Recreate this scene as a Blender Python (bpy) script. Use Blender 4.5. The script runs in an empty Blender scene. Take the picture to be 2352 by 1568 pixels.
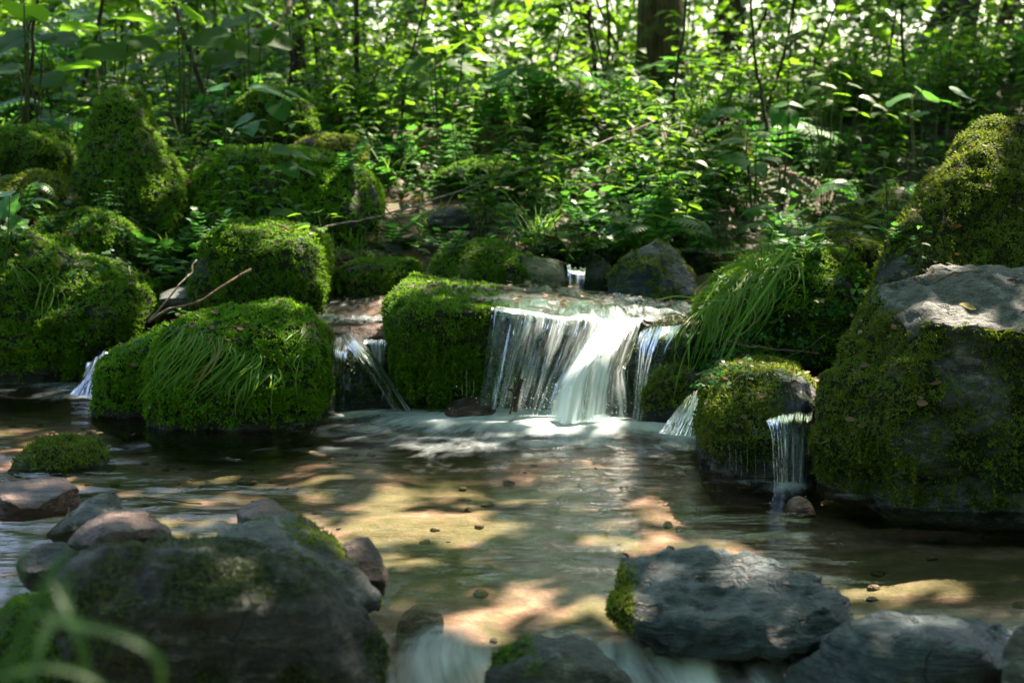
import bpy, bmesh, math, random
import numpy as np
from mathutils import Vector, Matrix
from mathutils.bvhtree import BVHTree

random.seed(7)
RNG = np.random.default_rng(7)
scene = bpy.context.scene
COL = scene.collection
R = math.radians

# ------------------------------------------------------------------ camera, sky, sun, exposure
CAM_H, LENS, PITCH = 1.0, 55.0, R(8.45)
cam_data = bpy.data.cameras.new('camera')
cam_data.lens = LENS
cam_data.sensor_width = 36.0
cam_data.clip_start = 0.05
cam_data.clip_end = 3000.0
cam_data.dof.use_dof = True
cam_data.dof.focus_distance = 4.35
cam_data.dof.aperture_fstop = 4.0
cam = bpy.data.objects.new('camera', cam_data)
COL.objects.link(cam)
cam.location = (0, 0, CAM_H)
cam.rotation_euler = (math.pi / 2 - PITCH, 0, 0)
scene.camera = cam

SUN_EL, SUN_AZ = R(54), R(36)          # azimuth from +Y (into the picture) towards +X
SUN = np.array([math.cos(SUN_EL) * math.sin(SUN_AZ), math.cos(SUN_EL) * math.cos(SUN_AZ), math.sin(SUN_EL)])
world = bpy.data.worlds.new('World')
scene.world = world
world.use_nodes = True
wn = world.node_tree
sky = wn.nodes.new('ShaderNodeTexSky')
sky.sky_type = 'NISHITA'
sky.sun_disc = False
sky.sun_elevation = SUN_EL
sky.sun_rotation = SUN_AZ
sky.air_density = 1.0
sky.dust_density = 2.0
sky.ozone_density = 0.9
wn.links.new(sky.outputs[0], wn.nodes['Background'].inputs[0])
wn.nodes['Background'].inputs[1].default_value = 0.09

sun_data = bpy.data.lights.new('sun', 'SUN')
sun_data.energy = 5.0
sun_data.angle = R(0.53)
sun_data.color = (1.0, 0.84, 0.70)
sun = bpy.data.objects.new('sun', sun_data)
COL.objects.link(sun)
sun.location = (4, 6, 12)
sun.rotation_euler = Vector(SUN).to_track_quat('Z', 'Y').to_euler()

vs = scene.view_settings
vs.view_transform = 'Standard'
vs.look = 'None'
vs.exposure = 2.68
vs.gamma = 1.0
vs.use_curve_mapping = False
cy = scene.cycles
cy.use_denoising = True
cy.max_bounces = 7
cy.diffuse_bounces = 3
cy.glossy_bounces = 3
cy.transmission_bounces = 4
cy.transparent_max_bounces = 14
cy.sample_clamp_indirect = 6.0
cy.caustics_reflective = False
cy.caustics_refractive = False

# ------------------------------------------------------------------ picture coordinates -> place
FPX = 2352 * LENS / 36.0
CT, ST = math.cos(PITCH), math.sin(PITCH)
def ray(px, py):
    xn, yn = (px - 1176) / FPX, (784 - py) / FPX
    return np.array([xn, CT + yn * ST, -ST + yn * CT])
def P(px, py, d):
    r = ray(px, py)
    return np.array([0, 0, CAM_H]) + r * (d / r[1])
def PZ(px, py, z):
    r = ray(px, py)
    return np.array([0, 0, CAM_H]) + r * ((z - CAM_H) / r[2])

# ------------------------------------------------------------------ numpy noise
def _hash(ix, iy, iz, seed):
    h = (ix * 374761393 + iy * 668265263 + iz * 2147483647 + seed * 144665) & 0xFFFFFFFF
    h = ((h ^ (h >> 13)) * 1274126177) & 0xFFFFFFFF
    h = ((h ^ (h >> 16)) * 2246822519) & 0xFFFFFFFF
    return ((h ^ (h >> 15)) & 0xFFFFFF).astype(np.float64) / 0x7FFFFF - 1.0
def vnoise(p, seed=0):
    p = np.asarray(p, float)
    i = np.floor(p).astype(np.int64)
    f = p - i
    f = f * f * f * (f * (f * 6 - 15) + 10)
    out = 0
    for dx in (0, 1):
        wx = f[:, 0] if dx else 1 - f[:, 0]
        for dy in (0, 1):
            wy = f[:, 1] if dy else 1 - f[:, 1]
            for dz in (0, 1):
                wz = f[:, 2] if dz else 1 - f[:, 2]
                out = out + wx * wy * wz * _hash(i[:, 0] + dx, i[:, 1] + dy, i[:, 2] + dz, seed)
    return out
def fbm(p, octv=3, seed=0, gain=0.5):
    a, s, t = 1.0, 0.0, 0.0
    p = np.asarray(p, float)
    for k in range(octv):
        s = s + a * vnoise(p, seed + 31 * k)
        t += a
        a *= gain
        p = p * 2.03 + 17.3
    return s / t
def sstep(a, b, x):
    t = np.clip((x - a) / (b - a), 0, 1)
    return t * t * (3 - 2 * t)
def nrm(v):
    return v / np.maximum(np.linalg.norm(v, axis=-1, keepdims=True), 1e-9)

# ------------------------------------------------------------------ object helpers
def make_mesh(name, verts, faces, mat=None, smooth=True, attrs=None):
    """faces: list of int arrays (n, k)"""
    me = bpy.data.meshes.new(name)
    verts = np.asarray(verts, np.float32)
    if not isinstance(faces, (list, tuple)):
        faces = [faces]
    faces = [np.asarray(f, np.int32) for f in faces if len(f)]
    me.vertices.add(len(verts))
    me.vertices.foreach_set('co', verts.ravel())
    nl = sum(f.size for f in faces)
    npol = sum(len(f) for f in faces)
    me.loops.add(nl)
    me.loops.foreach_set('vertex_index', np.concatenate([f.ravel() for f in faces]))
    me.polygons.add(npol)
    tot = np.concatenate([np.full(len(f), f.shape[1], np.int32) for f in faces])
    start = np.concatenate([[0], np.cumsum(tot)[:-1]]).astype(np.int32)
    me.polygons.foreach_set('loop_start', start)
    me.polygons.foreach_set('loop_total', tot)
    me.polygons.foreach_set('use_smooth', np.full(npol, smooth))
    for k, v in (attrs or {}).items():
        v = np.asarray(v, np.float32)
        if v.ndim == 1:
            a = me.attributes.new(k, 'FLOAT', 'POINT')
            a.data.foreach_set('value', v)
        else:
            a = me.attributes.new(k, 'FLOAT_VECTOR', 'POINT')
            a.data.foreach_set('vector', v.ravel())
    me.update(calc_edges=True)
    if mat is not None:
        me.materials.append(mat)
    return me
def link(name, data, parent=None, loc=(0, 0, 0), **props):
    o = bpy.data.objects.new(name, data)
    COL.objects.link(o)
    o.location = loc
    if parent is not None:
        o.parent = parent
    for k, v in props.items():
        if v:
            o[k] = v
    return o
def thing(name, label, cat, loc=(0, 0, 0), group=None, kind=None, data=None):
    return link(name, data, None, loc, label=label, category=cat, group=group, kind=kind)

def mesh_arrays(me):
    n = len(me.vertices)
    v = np.empty(n * 3, np.float32)
    me.vertices.foreach_get('co', v)
    me.calc_loop_triangles()
    t = np.empty(len(me.loop_triangles) * 3, np.int32)
    me.loop_triangles.foreach_get('vertices', t)
    nn = np.empty(n * 3, np.float32)
    me.vertices.foreach_get('normal', nn)
    return v.reshape(-1, 3).astype(float), t.reshape(-1, 3), nn.reshape(-1, 3).astype(float)

def rot_from_z(n, spin):
    """rotation matrices whose z axis is n, spun about it"""
    n = nrm(n)
    ref = np.where(np.abs(n[:, 2:3]) < 0.95, np.array([[0, 0, 1.0]]), np.array([[1.0, 0, 0]]))
    x = nrm(np.cross(ref, n))
    y = np.cross(n, x)
    c, s = np.cos(spin)[:, None], np.sin(spin)[:, None]
    return np.stack([x * c + y * s, -x * s + y * c, n], axis=2)
def rot_axes(y, z):
    """rotation matrices with y axis = leaf direction, z axis near z"""
    y = nrm(y)
    x = nrm(np.cross(y, z))
    z = np.cross(x, y)
    return np.stack([x, y, z], axis=2)
def stamp(tv, tf, pos, rot, scl):
    """copies of a template (tv, tf) as arrays"""
    n, m = len(pos), len(tv)
    scl = np.asarray(scl)
    if scl.ndim == 1:
        scl = scl[:, None]
    v = np.einsum('nij,nmj->nmi', rot, tv[None] * scl[:, None, :]) + pos[:, None, :]
    f = tf[None] + (np.arange(n) * m)[:, None, None]
    return v.reshape(-1, 3), f.reshape(-1, tf.shape[1])

def catmull(pts, n):
    pts = np.asarray(pts, float)
    if len(pts) == 2:
        t = np.linspace(0, 1, n)[:, None]
        return pts[0] * (1 - t) + pts[1] * t
    p = np.vstack([2 * pts[0] - pts[1], pts, 2 * pts[-1] - pts[-2]])
    t = np.linspace(0, len(pts) - 1 - 1e-6, n)
    i = t.astype(int)
    f = (t - i)[:, None]
    a, b, c, d = p[i], p[i + 1], p[i + 2], p[i + 3]
    return 0.5 * (2 * b + (c - a) * f + (2 * a - 5 * b + 4 * c - d) * f ** 2 + (3 * b - a - 3 * c + d) * f ** 3)
def tube(path, radii, seg=8, rough=0.0, seed=0):
    path = np.asarray(path, float)
    n = len(path)
    radii = np.broadcast_to(np.asarray(radii, float), (n,))
    t = nrm(np.gradient(path, axis=0))
    ref = np.array([1.0, 0.13, 0.07]) if abs(t[:, 0]).mean() < 0.8 else np.array([0.1, 1.0, 0.0])
    x = nrm(np.cross(t, ref))
    y = np.cross(t, x)
    a = np.linspace(0, 2 * math.pi, seg, endpoint=False)
    ring = np.cos(a)[None, :, None] * x[:, None] + np.sin(a)[None, :, None] * y[:, None]
    rr = radii[:, None, None]
    if rough:
        q = path[:, None] + ring * 0.1
        rr = rr * (1 + rough * fbm((path[:, None] + ring * radii[:, None, None]).reshape(-1, 3) * (2.5 / max(radii.max(), .02)) * np.array([1, 1, .25]), 3, seed).reshape(n, seg, 1))
    v = (path[:, None] + ring * rr).reshape(-1, 3)
    i = np.arange(n - 1)[:, None] * seg
    j = np.arange(seg)[None]
    j2 = (j + 1) % seg
    f = np.stack([i + j, i + j2, i + seg + j2, i + seg + j], axis=-1).reshape(-1, 4)
    # end caps
    v = np.vstack([v, path[:1], path[-1:]])
    k = np.arange(seg)
    c0 = np.stack([np.full(seg, n * seg), (k + 1) % seg, k], 1)
    c1 = np.stack([np.full(seg, n * seg + 1), (n - 1) * seg + k, (n - 1) * seg + (k + 1) % seg], 1)
    return v, f, np.vstack([c0, c1])
class Bag:
    """collects pieces of ONE thing or part"""
    def __init__(s):
        s.v, s.q, s.t, s.n, s.r = [], [], [], 0, []
    def add(s, v, q=None, t=None, rnd=None):
        if q is not None and len(q): s.q.append(np.asarray(q) + s.n)
        if t is not None and len(t): s.t.append(np.asarray(t) + s.n)
        s.v.append(np.asarray(v, float)); s.n += len(v)
        s.r.append(np.full(len(v), random.random()) if rnd is None else np.broadcast_to(np.asarray(rnd, float), (len(v),)))
        return s
    def mesh(s, name, mat, origin=(0, 0, 0), smooth=True):
        fs = []
        if s.q: fs.append(np.vstack(s.q))
        if s.t: fs.append(np.vstack(s.t))
        return make_mesh(name, np.vstack(s.v) - np.asarray(origin), fs, mat, smooth, {'rnd': np.concatenate(s.r)})

# ------------------------------------------------------------------ materials
def new_mat(name):
    m = bpy.data.materials.new(name)
    m.use_nodes = True
    nt = m.node_tree
    nt.nodes.clear()
    out = nt.nodes.new('ShaderNodeOutputMaterial')
    return m, nt, out
def N(nt, typ, **kw):
    n = nt.nodes.new('ShaderNode' + typ)
    for k, v in kw.items():
        setattr(n, k, v)
    return n
def noise_n(nt, vec, scale, detail=4, rough=0.55, dist=0.0):
    n = N(nt, 'TexNoise')
    n.inputs['Scale'].default_value = scale
    n.inputs['Detail'].default_value = detail
    n.inputs['Roughness'].default_value = rough
    n.inputs['Distortion'].default_value = dist
    if vec is not None:
        nt.links.new(vec, n.inputs['Vector'])
    return n.outputs['Fac']
def mapr(nt, val, a, b, c=0.0, d=1.0):
    n = N(nt, 'MapRange')
    n.interpolation_type = 'SMOOTHSTEP'
    nt.links.new(val, n.inputs['Value'])
    for k, x in zip(('From Min', 'From Max', 'To Min', 'To Max'), (a, b, c, d)):
        n.inputs[k].default_value = x
    return n.outputs[0]
def mixc(nt, fac, a, b):
    n = N(nt, 'Mix', data_type='RGBA')
    for s, x in ((n.inputs[0], fac), (n.inputs[6], a), (n.inputs[7], b)):
        if isinstance(x, bpy.types.NodeSocket):
            nt.links.new(x, s)
        elif isinstance(x, (int, float)):
            s.default_value = x
        else:
            s.default_value = (*x, 1)
    return n.outputs[2]
def mathn(nt, op, a, b=None, clamp=False):
    n = N(nt, 'Math', operation=op, use_clamp=clamp)
    for s, x in zip(n.inputs, (a, b)):
        if x is None: continue
        if isinstance(x, bpy.types.NodeSocket): nt.links.new(x, s)
        else: s.default_value = x
    return n.outputs[0]
def attr(nt, name):
    return N(nt, 'Attribute', attribute_name=name)
def geopos(nt):
    return N(nt, 'NewGeometry').outputs['Position']
def scalev(nt, vec, s):
    n = N(nt, 'VectorMath', operation='MULTIPLY')
    nt.links.new(vec, n.inputs[0])
    n.inputs[1].default_value = s
    return n.outputs[0]
def bumpn(nt, h, strength, dist):
    n = N(nt, 'Bump')
    n.inputs['Strength'].default_value = strength
    n.inputs['Distance'].default_value = dist
    nt.links.new(h, n.inputs['Height'])
    return n.outputs[0]
def principled(nt, out, col, rough=0.6, spec=0.4, normal=None):
    b = N(nt, 'BsdfPrincipled')
    for key, x in (('Base Color', col), ('Roughness', rough), ('Specular IOR Level', spec)):
        s = b.inputs[key]
        if isinstance(x, bpy.types.NodeSocket): nt.links.new(x, s)
        elif isinstance(x, (int, float)): s.default_value = x
        else: s.default_value = (*x, 1)
    if normal is not None:
        nt.links.new(normal, b.inputs['Normal'])
    nt.links.new(b.outputs[0], out.inputs[0])
    return b

def rock_mat(name, c_dark, c_mid, c_light, rough=0.7, spec=0.35, lichen=(0.30, 0.32, 0.26), lich=0.35, mossc=(0.007, 0.012, 0.003), layer=0.35):
    m, nt, out = new_mat(name)
    p = geopos(nt)
    ps = scalev(nt, p, (1.0, 1.0, 2.6))
    big = noise_n(nt, ps, 5.0, 5, 0.6, 0.6)
    mid = noise_n(nt, ps, 19.0, 6, 0.68, 0.3)
    fine = noise_n(nt, p, 110.0, 4, 0.7)
    c = mixc(nt, mapr(nt, big, 0.32, 0.66), c_dark, c_mid)
    c = mixc(nt, mapr(nt, mid, 0.48, 0.72), c, c_light)
    c = mixc(nt, mapr(nt, fine, 0.30, 0.52, 0.75, 0.0), c, c_dark)
    grain = noise_n(nt, p, 330.0, 3, 0.7)
    c = mixc(nt, mapr(nt, grain, 0.56, 0.68, 0.0, 0.55), c, c_light)
    c = mixc(nt, mapr(nt, grain, 0.44, 0.34, 0.0, 0.6), c, c_dark)
    cr = N(nt, 'TexVoronoi', feature='DISTANCE_TO_EDGE')
    cr.inputs['Scale'].default_value = 7.0
    wv = N(nt, 'VectorMath', operation='ADD')
    nz_ = N(nt, 'TexNoise'); nz_.inputs['Scale'].default_value = 6.0; nz_.inputs['Detail'].default_value = 5
    nt.links.new(p, nz_.inputs['Vector']); nt.links.new(scalev(nt, p, (1.0, 1.0, 1.9)), wv.inputs[0]); nt.links.new(scalev(nt, nz_.outputs['Color'], (.22, .22, .22)), wv.inputs[1])
    nt.links.new(wv.outputs[0], cr.inputs['Vector'])
    crack = mathn(nt, 'MULTIPLY', mapr(nt, cr.outputs['Distance'], 0.0, 0.03, 1.0, 0.0), mapr(nt, nz_.outputs['Fac'], 0.52, 0.62))
    c = mixc(nt, mathn(nt, 'MULTIPLY', crack, 0.5), c, c_dark)
    # pale lichen flecks with a shape of their own
    vo = N(nt, 'TexVoronoi')
    vo.inputs['Scale'].default_value = 34.0
    vo.inputs['Randomness'].default_value = 1.0
    nt.links.new(p, vo.inputs['Vector'])
    sel = mathn(nt, 'MULTIPLY', mapr(nt, vo.outputs['Distance'], 0.36, 0.18), mapr(nt, mid, 0.50, 0.60))
    c = mixc(nt, mathn(nt, 'MULTIPLY', sel, lich), c, lichen)
    at = attr(nt, 'moss')
    mo = mapr(nt, mathn(nt, 'ADD', at.outputs['Fac'], mathn(nt, 'MULTIPLY', mathn(nt, 'SUBTRACT', mid, 0.5), 0.9)), 0.25, 0.55)
    c = mixc(nt, mo, c, mixc(nt, fine, mossc, tuple(x * 2.4 for x in mossc)))
    h = mathn(nt, 'ADD', mathn(nt, 'MULTIPLY', mid, 1.0), mathn(nt, 'MULTIPLY', fine, 0.35))
    lay = noise_n(nt, scalev(nt, p, (3.0, 3.0, 34.0)), 2.2, 3, 0.6, 1.2)
    h = mathn(nt, 'ADD', h, mathn(nt, 'MULTIPLY', lay, layer))
    h = mathn(nt, 'SUBTRACT', h, mathn(nt, 'MULTIPLY', crack, 0.5))
    r = mathn(nt, 'ADD', mathn(nt, 'MULTIPLY', mid, 0.35), rough - 0.17, True)
    r2 = N(nt, 'Mix', data_type='FLOAT')
    nt.links.new(mo, r2.inputs[0]); nt.links.new(r, r2.inputs[2]); r2.inputs[3].default_value = 0.95
    principled(nt, out, c, r2.outputs[0], spec, bumpn(nt, h, 1.0, 0.03))
    return m
ROCK = {
    'grey': rock_mat('rock_grey_green', (0.020, 0.026, 0.020), (0.065, 0.080, 0.062), (0.17, 0.19, 0.15), 0.65, 0.35),
    'pale': rock_mat('rock_pale_grey', (0.028, 0.032, 0.026), (0.090, 0.105, 0.090), (0.25, 0.25, 0.22), 0.65, 0.3),
    'brown': rock_mat('rock_reddish_brown', (0.022, 0.013, 0.009), (0.085, 0.050, 0.034), (0.22, 0.14, 0.10), 0.5, 0.4, lich=0.2),
    'dark': rock_mat('rock_dark_wet', (0.010, 0.013, 0.010), (0.034, 0.038, 0.030), (0.10, 0.10, 0.08), 0.6, 0.3, lich=0.2),
    'bed': rock_mat('pebble_tan', (0.11, 0.07, 0.045), (0.27, 0.175, 0.12), (0.42, 0.29, 0.21), 0.6, 0.3, lich=0.1),
    'ledge': rock_mat('rock_wet_brown_olive', (0.012, 0.013, 0.007), (0.040, 0.040, 0.020), (0.10, 0.085, 0.05), 0.35, 0.45, lich=0.1),
    'olive': rock_mat('rock_olive_algae', (0.035, 0.048, 0.020), (0.12, 0.15, 0.065), (0.22, 0.26, 0.13), 0.5, 0.4, lich=0.1),
    'slate': rock_mat('rock_blue_slate', (0.009, 0.020, 0.022), (0.028, 0.054, 0.058), (0.085, 0.125, 0.125), 0.42, 0.5, lich=0.15, layer=1.0),
}
def leaf_mat(name, c1, c2, trans, rough=0.42, spec=0.5, tr=0.45, straw=False):
    """thin leaf: reflects c1..c2 (varying leaf by leaf), lets light of colour trans through"""
    m, nt, out = new_mat(name)
    rnd = attr(nt, 'rnd').outputs['Fac']
    oi = N(nt, 'ObjectInfo').outputs['Random']
    v = mathn(nt, 'FRACT', mathn(nt, 'ADD', rnd, mathn(nt, 'MULTIPLY', oi, 0.7)))
    ns = noise_n(nt, geopos(nt), 60.0, 2)
    v2 = mathn(nt, 'ADD', mathn(nt, 'MULTIPLY', v, 0.8), mathn(nt, 'MULTIPLY', ns, 0.25), True)
    c = mixc(nt, v2, c1, c2)
    if straw:
        c = mixc(nt, mapr(nt, v, 0.92, 0.95), c, (0.26, 0.22, 0.09))
    b = N(nt, 'BsdfPrincipled')
    nt.links.new(c, b.inputs['Base Color'])
    b.inputs['Roughness'].default_value = rough
    b.inputs['Specular IOR Level'].default_value = spec
    t = N(nt, 'BsdfTranslucent')
    tc = mixc(nt, v2, tuple(x * 0.7 for x in trans), trans)
    nt.links.new(tc, t.inputs['Color'])
    mx = N(nt, 'MixShader')
    mx.inputs[0].default_value = tr
    nt.links.new(b.outputs[0], mx.inputs[1])
    nt.links.new(t.outputs[0], mx.inputs[2])
    nt.links.new(mx.outputs[0], out.inputs[0])
    return m
M_MOSS = leaf_mat('moss_green', (0.030, 0.088, 0.005), (0.115, 0.240, 0.014), (0.18, 0.36, 0.012), 0.7, 0.2, 0.35)
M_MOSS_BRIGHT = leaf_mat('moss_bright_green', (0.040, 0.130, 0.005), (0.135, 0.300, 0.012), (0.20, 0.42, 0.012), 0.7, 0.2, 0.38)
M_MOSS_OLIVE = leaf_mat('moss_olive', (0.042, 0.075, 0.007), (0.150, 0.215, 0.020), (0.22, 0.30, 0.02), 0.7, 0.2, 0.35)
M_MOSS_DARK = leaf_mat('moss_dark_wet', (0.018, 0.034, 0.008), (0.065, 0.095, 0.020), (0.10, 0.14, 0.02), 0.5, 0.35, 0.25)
M_MOSS_YELLOW = leaf_mat('moss_yellow_green', (0.10, 0.13, 0.012), (0.22, 0.27, 0.02), (0.3, 0.36, 0.03), 0.7, 0.2, 0.35)
M_GRASS = leaf_mat('grass_blade', (0.060, 0.170, 0.014), (0.150, 0.300, 0.040), (0.24, 0.46, 0.04), 0.45, 0.3, 0.42, True)
M_LEAF = leaf_mat('leaf_green', (0.022, 0.085, 0.008), (0.070, 0.165, 0.014), (0.20, 0.42, 0.02), 0.45, 0.28, 0.5)
M_LEAF_COOL = leaf_mat('leaf_cool_green', (0.016, 0.082, 0.016), (0.050, 0.165, 0.032), (0.11, 0.36, 0.035), 0.45, 0.28, 0.45)
M_LEAF_TREE = leaf_mat('leaf_tree', (0.016, 0.062, 0.006), (0.048, 0.120, 0.010), (0.19, 0.40, 0.015), 0.42, 0.35, 0.52)
M_LEAF_BIG = leaf_mat('leaf_large', (0.014, 0.056, 0.006), (0.032, 0.095, 0.010), (0.20, 0.44, 0.02), 0.55, 0.15, 0.58)
M_LITTER = leaf_mat('dead_leaf', (0.085, 0.048, 0.022), (0.24, 0.15, 0.085), (0.20, 0.11, 0.04), 0.6, 0.3, 0.2)
M_LITTER_Y = leaf_mat('yellowed_leaf', (0.26, 0.22, 0.04), (0.42, 0.36, 0.09), (0.4, 0.32, 0.04), 0.5, 0.3, 0.35)
M_PETAL = leaf_mat('petal_pale_pink', (0.60, 0.45, 0.48), (0.80, 0.74, 0.74), (0.7, 0.55, 0.55), 0.6, 0.2, 0.4)

def bark_mat(name, c1, c2, green=0.35):
    m, nt, out = new_mat(name)
    p = geopos(nt)
    a = noise_n(nt, scalev(nt, p, (14.0, 14.0, 2.2)), 2.4, 6, 0.65, 0.8)
    b = noise_n(nt, p, 9.0, 4, 0.6)
    c = mixc(nt, mapr(nt, a, 0.35, 0.68), c1, c2)
    c = mixc(nt, mapr(nt, b, 0.5, 0.66, 0.0, green), c, (0.085, 0.115, 0.016))
    principled(nt, out, c, 0.85, 0.2, bumpn(nt, a, 1.0, 0.03))
    return m
M_BARK = bark_mat('bark_dark_brown', (0.018, 0.013, 0.008), (0.085, 0.066, 0.045), 0.3)
M_BARK_MOSSY = bark_mat('bark_mossy', (0.030, 0.022, 0.008), (0.105, 0.085, 0.030), 0.9)
M_STEM = bark_mat('stem_green_brown', (0.035, 0.045, 0.015), (0.09, 0.12, 0.035), 0.5)
M_TWIG = bark_mat('twig_pale', (0.12, 0.10, 0.075), (0.34, 0.30, 0.24), 0.1)
M_TWIG_BROWN = bark_mat('twig_brown', (0.07, 0.048, 0.028), (0.21, 0.155, 0.09), 0.15)
# ------------------------------------------------------------------ the ground: one sheet from the stream bed to the horizon
def ground(x, y):
    x = np.asarray(x, float); y = np.asarray(y, float)
    # where the bed of the pool ends and the bank begins, further back on the left
    edge = np.interp(x, [-3, -1.3, -0.62, -0.42, 0.55, 0.9, 1.25, 1.9, 2.6], [5.5, 5.78, 5.62, 5.35, 5.35, 5.0, 4.35, 3.9, 3.0])
    t = y - edge
    z = np.interp(t, [-9, -5.5, -3.1, -2.7, -2.3, -0.2, 0.0, 0.28, 0.9], [-0.95, -0.95, -0.5, -0.34, -0.12, -0.11, -0.10, 0.22, 0.32])
    z = z + np.interp(y - 5.35, [0.9, 1.4, 2.2, 3.6, 5.6, 8, 14, 30, 60, 150, 400], [0, .12, .28, .52, .68, .74, .74, .53, -.12, -2.3, -6.3])
    # bed of the upper stream, coming in from the right behind the rocks
    cx = np.interp(y, [5.3, 5.9, 6.4, 7.2, 8.5, 11], [0.25, 0.32, 0.95, 1.55, 2.6, 5.0])
    w = np.interp(y, [5.3, 6.0, 6.6, 8], [0.55, 0.40, 0.42, 0.45])
    ch = np.exp(-((x - cx) / w) ** 4) * sstep(5.3, 5.6, y) * (1 - sstep(9, 11, y))
    bed = np.interp(y, [5.3, 5.85, 6.0, 8, 10], [0.24, 0.27, 0.36, 0.40, 0.6])
    z = z * (1 - ch) + np.minimum(z, bed) * ch
    # the sides of the little valley
    z = z + sstep(1.9, 4.2, np.abs(x)) * np.where(x < 0, 0.35, 0.4) * (1 - sstep(9, 16, y)) * sstep(-3.3, -1.8, t)
    z = z + sstep(4.5, 9, np.abs(x)) * 0.2 * (1 - sstep(14, 22, y))
    sh = x.shape
    p = np.stack([x.ravel(), y.ravel(), np.zeros(x.size)], 1)
    n = fbm(p * 1.7, 3, 5).reshape(sh) * 0.05 + fbm(p * 7.0, 3, 9).reshape(sh) * 0.022
    return z + n * np.interp(t, [-3, -0.3, 1.5, 5], [0.5, 0.6, 1.4, 2.2])
def axis(lo, hi, fine, mid_lo, mid_hi, grow=1.12):
    a = list(np.arange(mid_lo, mid_hi, fine))
    s = fine
    while a[-1] < hi:
        s *= grow; a.append(a[-1] + s)
    s = fine
    while a[0] > lo:
        s *= grow; a.insert(0, a[0] - s)
    return np.array(a)
def grid_faces(nu, nv):
    i, j = np.meshgrid(np.arange(nu - 1), np.arange(nv - 1), indexing='ij')
    b = i * nv + j
    return np.stack([b, b + nv, b + nv + 1, b + 1], -1).reshape(-1, 4)

m, nt, out = new_mat('stream_bed_and_soil')
p = geopos(nt)
big = noise_n(nt, p, 3.4, 4, 0.6, 0.4)
mid = noise_n(nt, p, 16, 5, 0.65)
fine = noise_n(nt, p, 90, 3, 0.7)
vo = N(nt, 'TexVoronoi'); vo.inputs['Scale'].default_value = 42; nt.links.new(p, vo.inputs['Vector'])
bedc = mixc(nt, mapr(nt, mid, 0.35, 0.65), (0.21, 0.116, 0.086), (0.37, 0.220, 0.170))
bedc = mixc(nt, mapr(nt, big, 0.41, 0.55, 0, 0.66), bedc, (0.075, 0.092, 0.020))
bedc = mixc(nt, mapr(nt, fine, 0.50, 0.70, 0, 0.4), bedc, (0.08, 0.055, 0.04))
soil = mixc(nt, mapr(nt, mid, 0.36, 0.66), (0.028, 0.018, 0.010), (0.095, 0.066, 0.035))
soil = mixc(nt, mapr(nt, big, 0.42, 0.6, 0, 0.8), soil, (0.035, 0.055, 0.012))
soil = mixc(nt, mapr(nt, fine, 0.58, 0.72, 0, 0.5), soil, (0.17, 0.12, 0.065))
far = mixc(nt, mapr(nt, noise_n(nt, p, 0.6, 4), 0.4, 0.6), (0.10, 0.16, 0.03), (0.15, 0.21, 0.05))
c = mixc(nt, attr(nt, 'bed').outputs['Fac'], soil, bedc)
c = mixc(nt, attr(nt, 'meadow').outputs['Fac'], c, far)
h = mathn(nt, 'ADD', mid, mathn(nt, 'MULTIPLY', fine, 0.25))
principled(nt, out, c, 0.8, 0.3, bumpn(nt, h, 0.6, 0.02))
M_GROUND = m
gx = axis(-300, 300, 0.045, -3.2, 3.2)
gy = axis(-40, 420, 0.045, 1.6, 9.5, 1.09)
X, Y = np.meshgrid(gx, gy, indexing='ij')
Z = ground(X, Y)
edge_g = np.interp(X, [-3, -1.3, -0.62, -0.42, 0.55, 0.9, 1.25, 1.9, 2.6], [5.5, 5.78, 5.62, 5.35, 5.35, 5.0, 4.35, 3.9, 3.0])
bed_a = np.clip(1 - sstep(0.02, 0.14, Z), 0, 1)
cx = np.interp(Y, [5.3, 5.9, 6.4, 7.2, 8.5, 11], [0.25, 0.32, 0.95, 1.55, 2.6, 5.0])
bed_a = np.maximum(bed_a, .45 * np.exp(-((X - cx) / 0.42) ** 4) * sstep(5.3, 5.6, Y) * (1 - sstep(8, 10, Y)))
bed_a = np.maximum(bed_a, np.exp(-((X + 0.52) / 0.24) ** 4) * sstep(5.2, 5.4, Y) * (1 - sstep(6.2, 6.5, Y)))
me = make_mesh('ground', np.stack([X, Y, Z], -1).reshape(-1, 3), grid_faces(*X.shape), M_GROUND, True,
               {'bed': bed_a.ravel(), 'meadow': sstep(16, 26, Y).ravel()})
link('ground', me, kind='structure', label='stream bed, soil banks and the forest floor behind them')

# ------------------------------------------------------------------ rocks
HIT_V, HIT_T, HIT_N = [], [], 0     # every rock, for finding points on them
def blob(outline, d, tf, tb, lean=0.0, e=0.6, K=44, M=22):
    o = np.array([P(x, y, d) for x, y in outline])[:, [0, 2]]
    seg = np.linalg.norm(np.roll(o, -1, 0) - o, axis=1)
    s = np.concatenate([[0], np.cumsum(seg)])
    t = np.linspace(0, s[-1], K, endpoint=False)
    oc = np.vstack([o, o[:1]])
    ring = np.stack([np.interp(t, s, oc[:, 0]), np.interp(t, s, oc[:, 1])], 1)
    c = ring.mean(0)
    ph = np.linspace(-math.pi / 2, math.pi / 2, M)
    sc = np.cos(ph).clip(0) ** e
    of = np.sign(np.sin(ph)) * np.abs(np.sin(ph)) ** e
    of = np.where(of < 0, of * tf, of * tb)
    v = np.empty((M, K, 3))
    v[:, :, [0, 2]] = c + (ring - c)[None] * sc[:, None, None]
    v[:, :, 1] = d + of[:, None] + lean * (v[:, :, 2] - c[1])
    return v.reshape(-1, 3)
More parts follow.
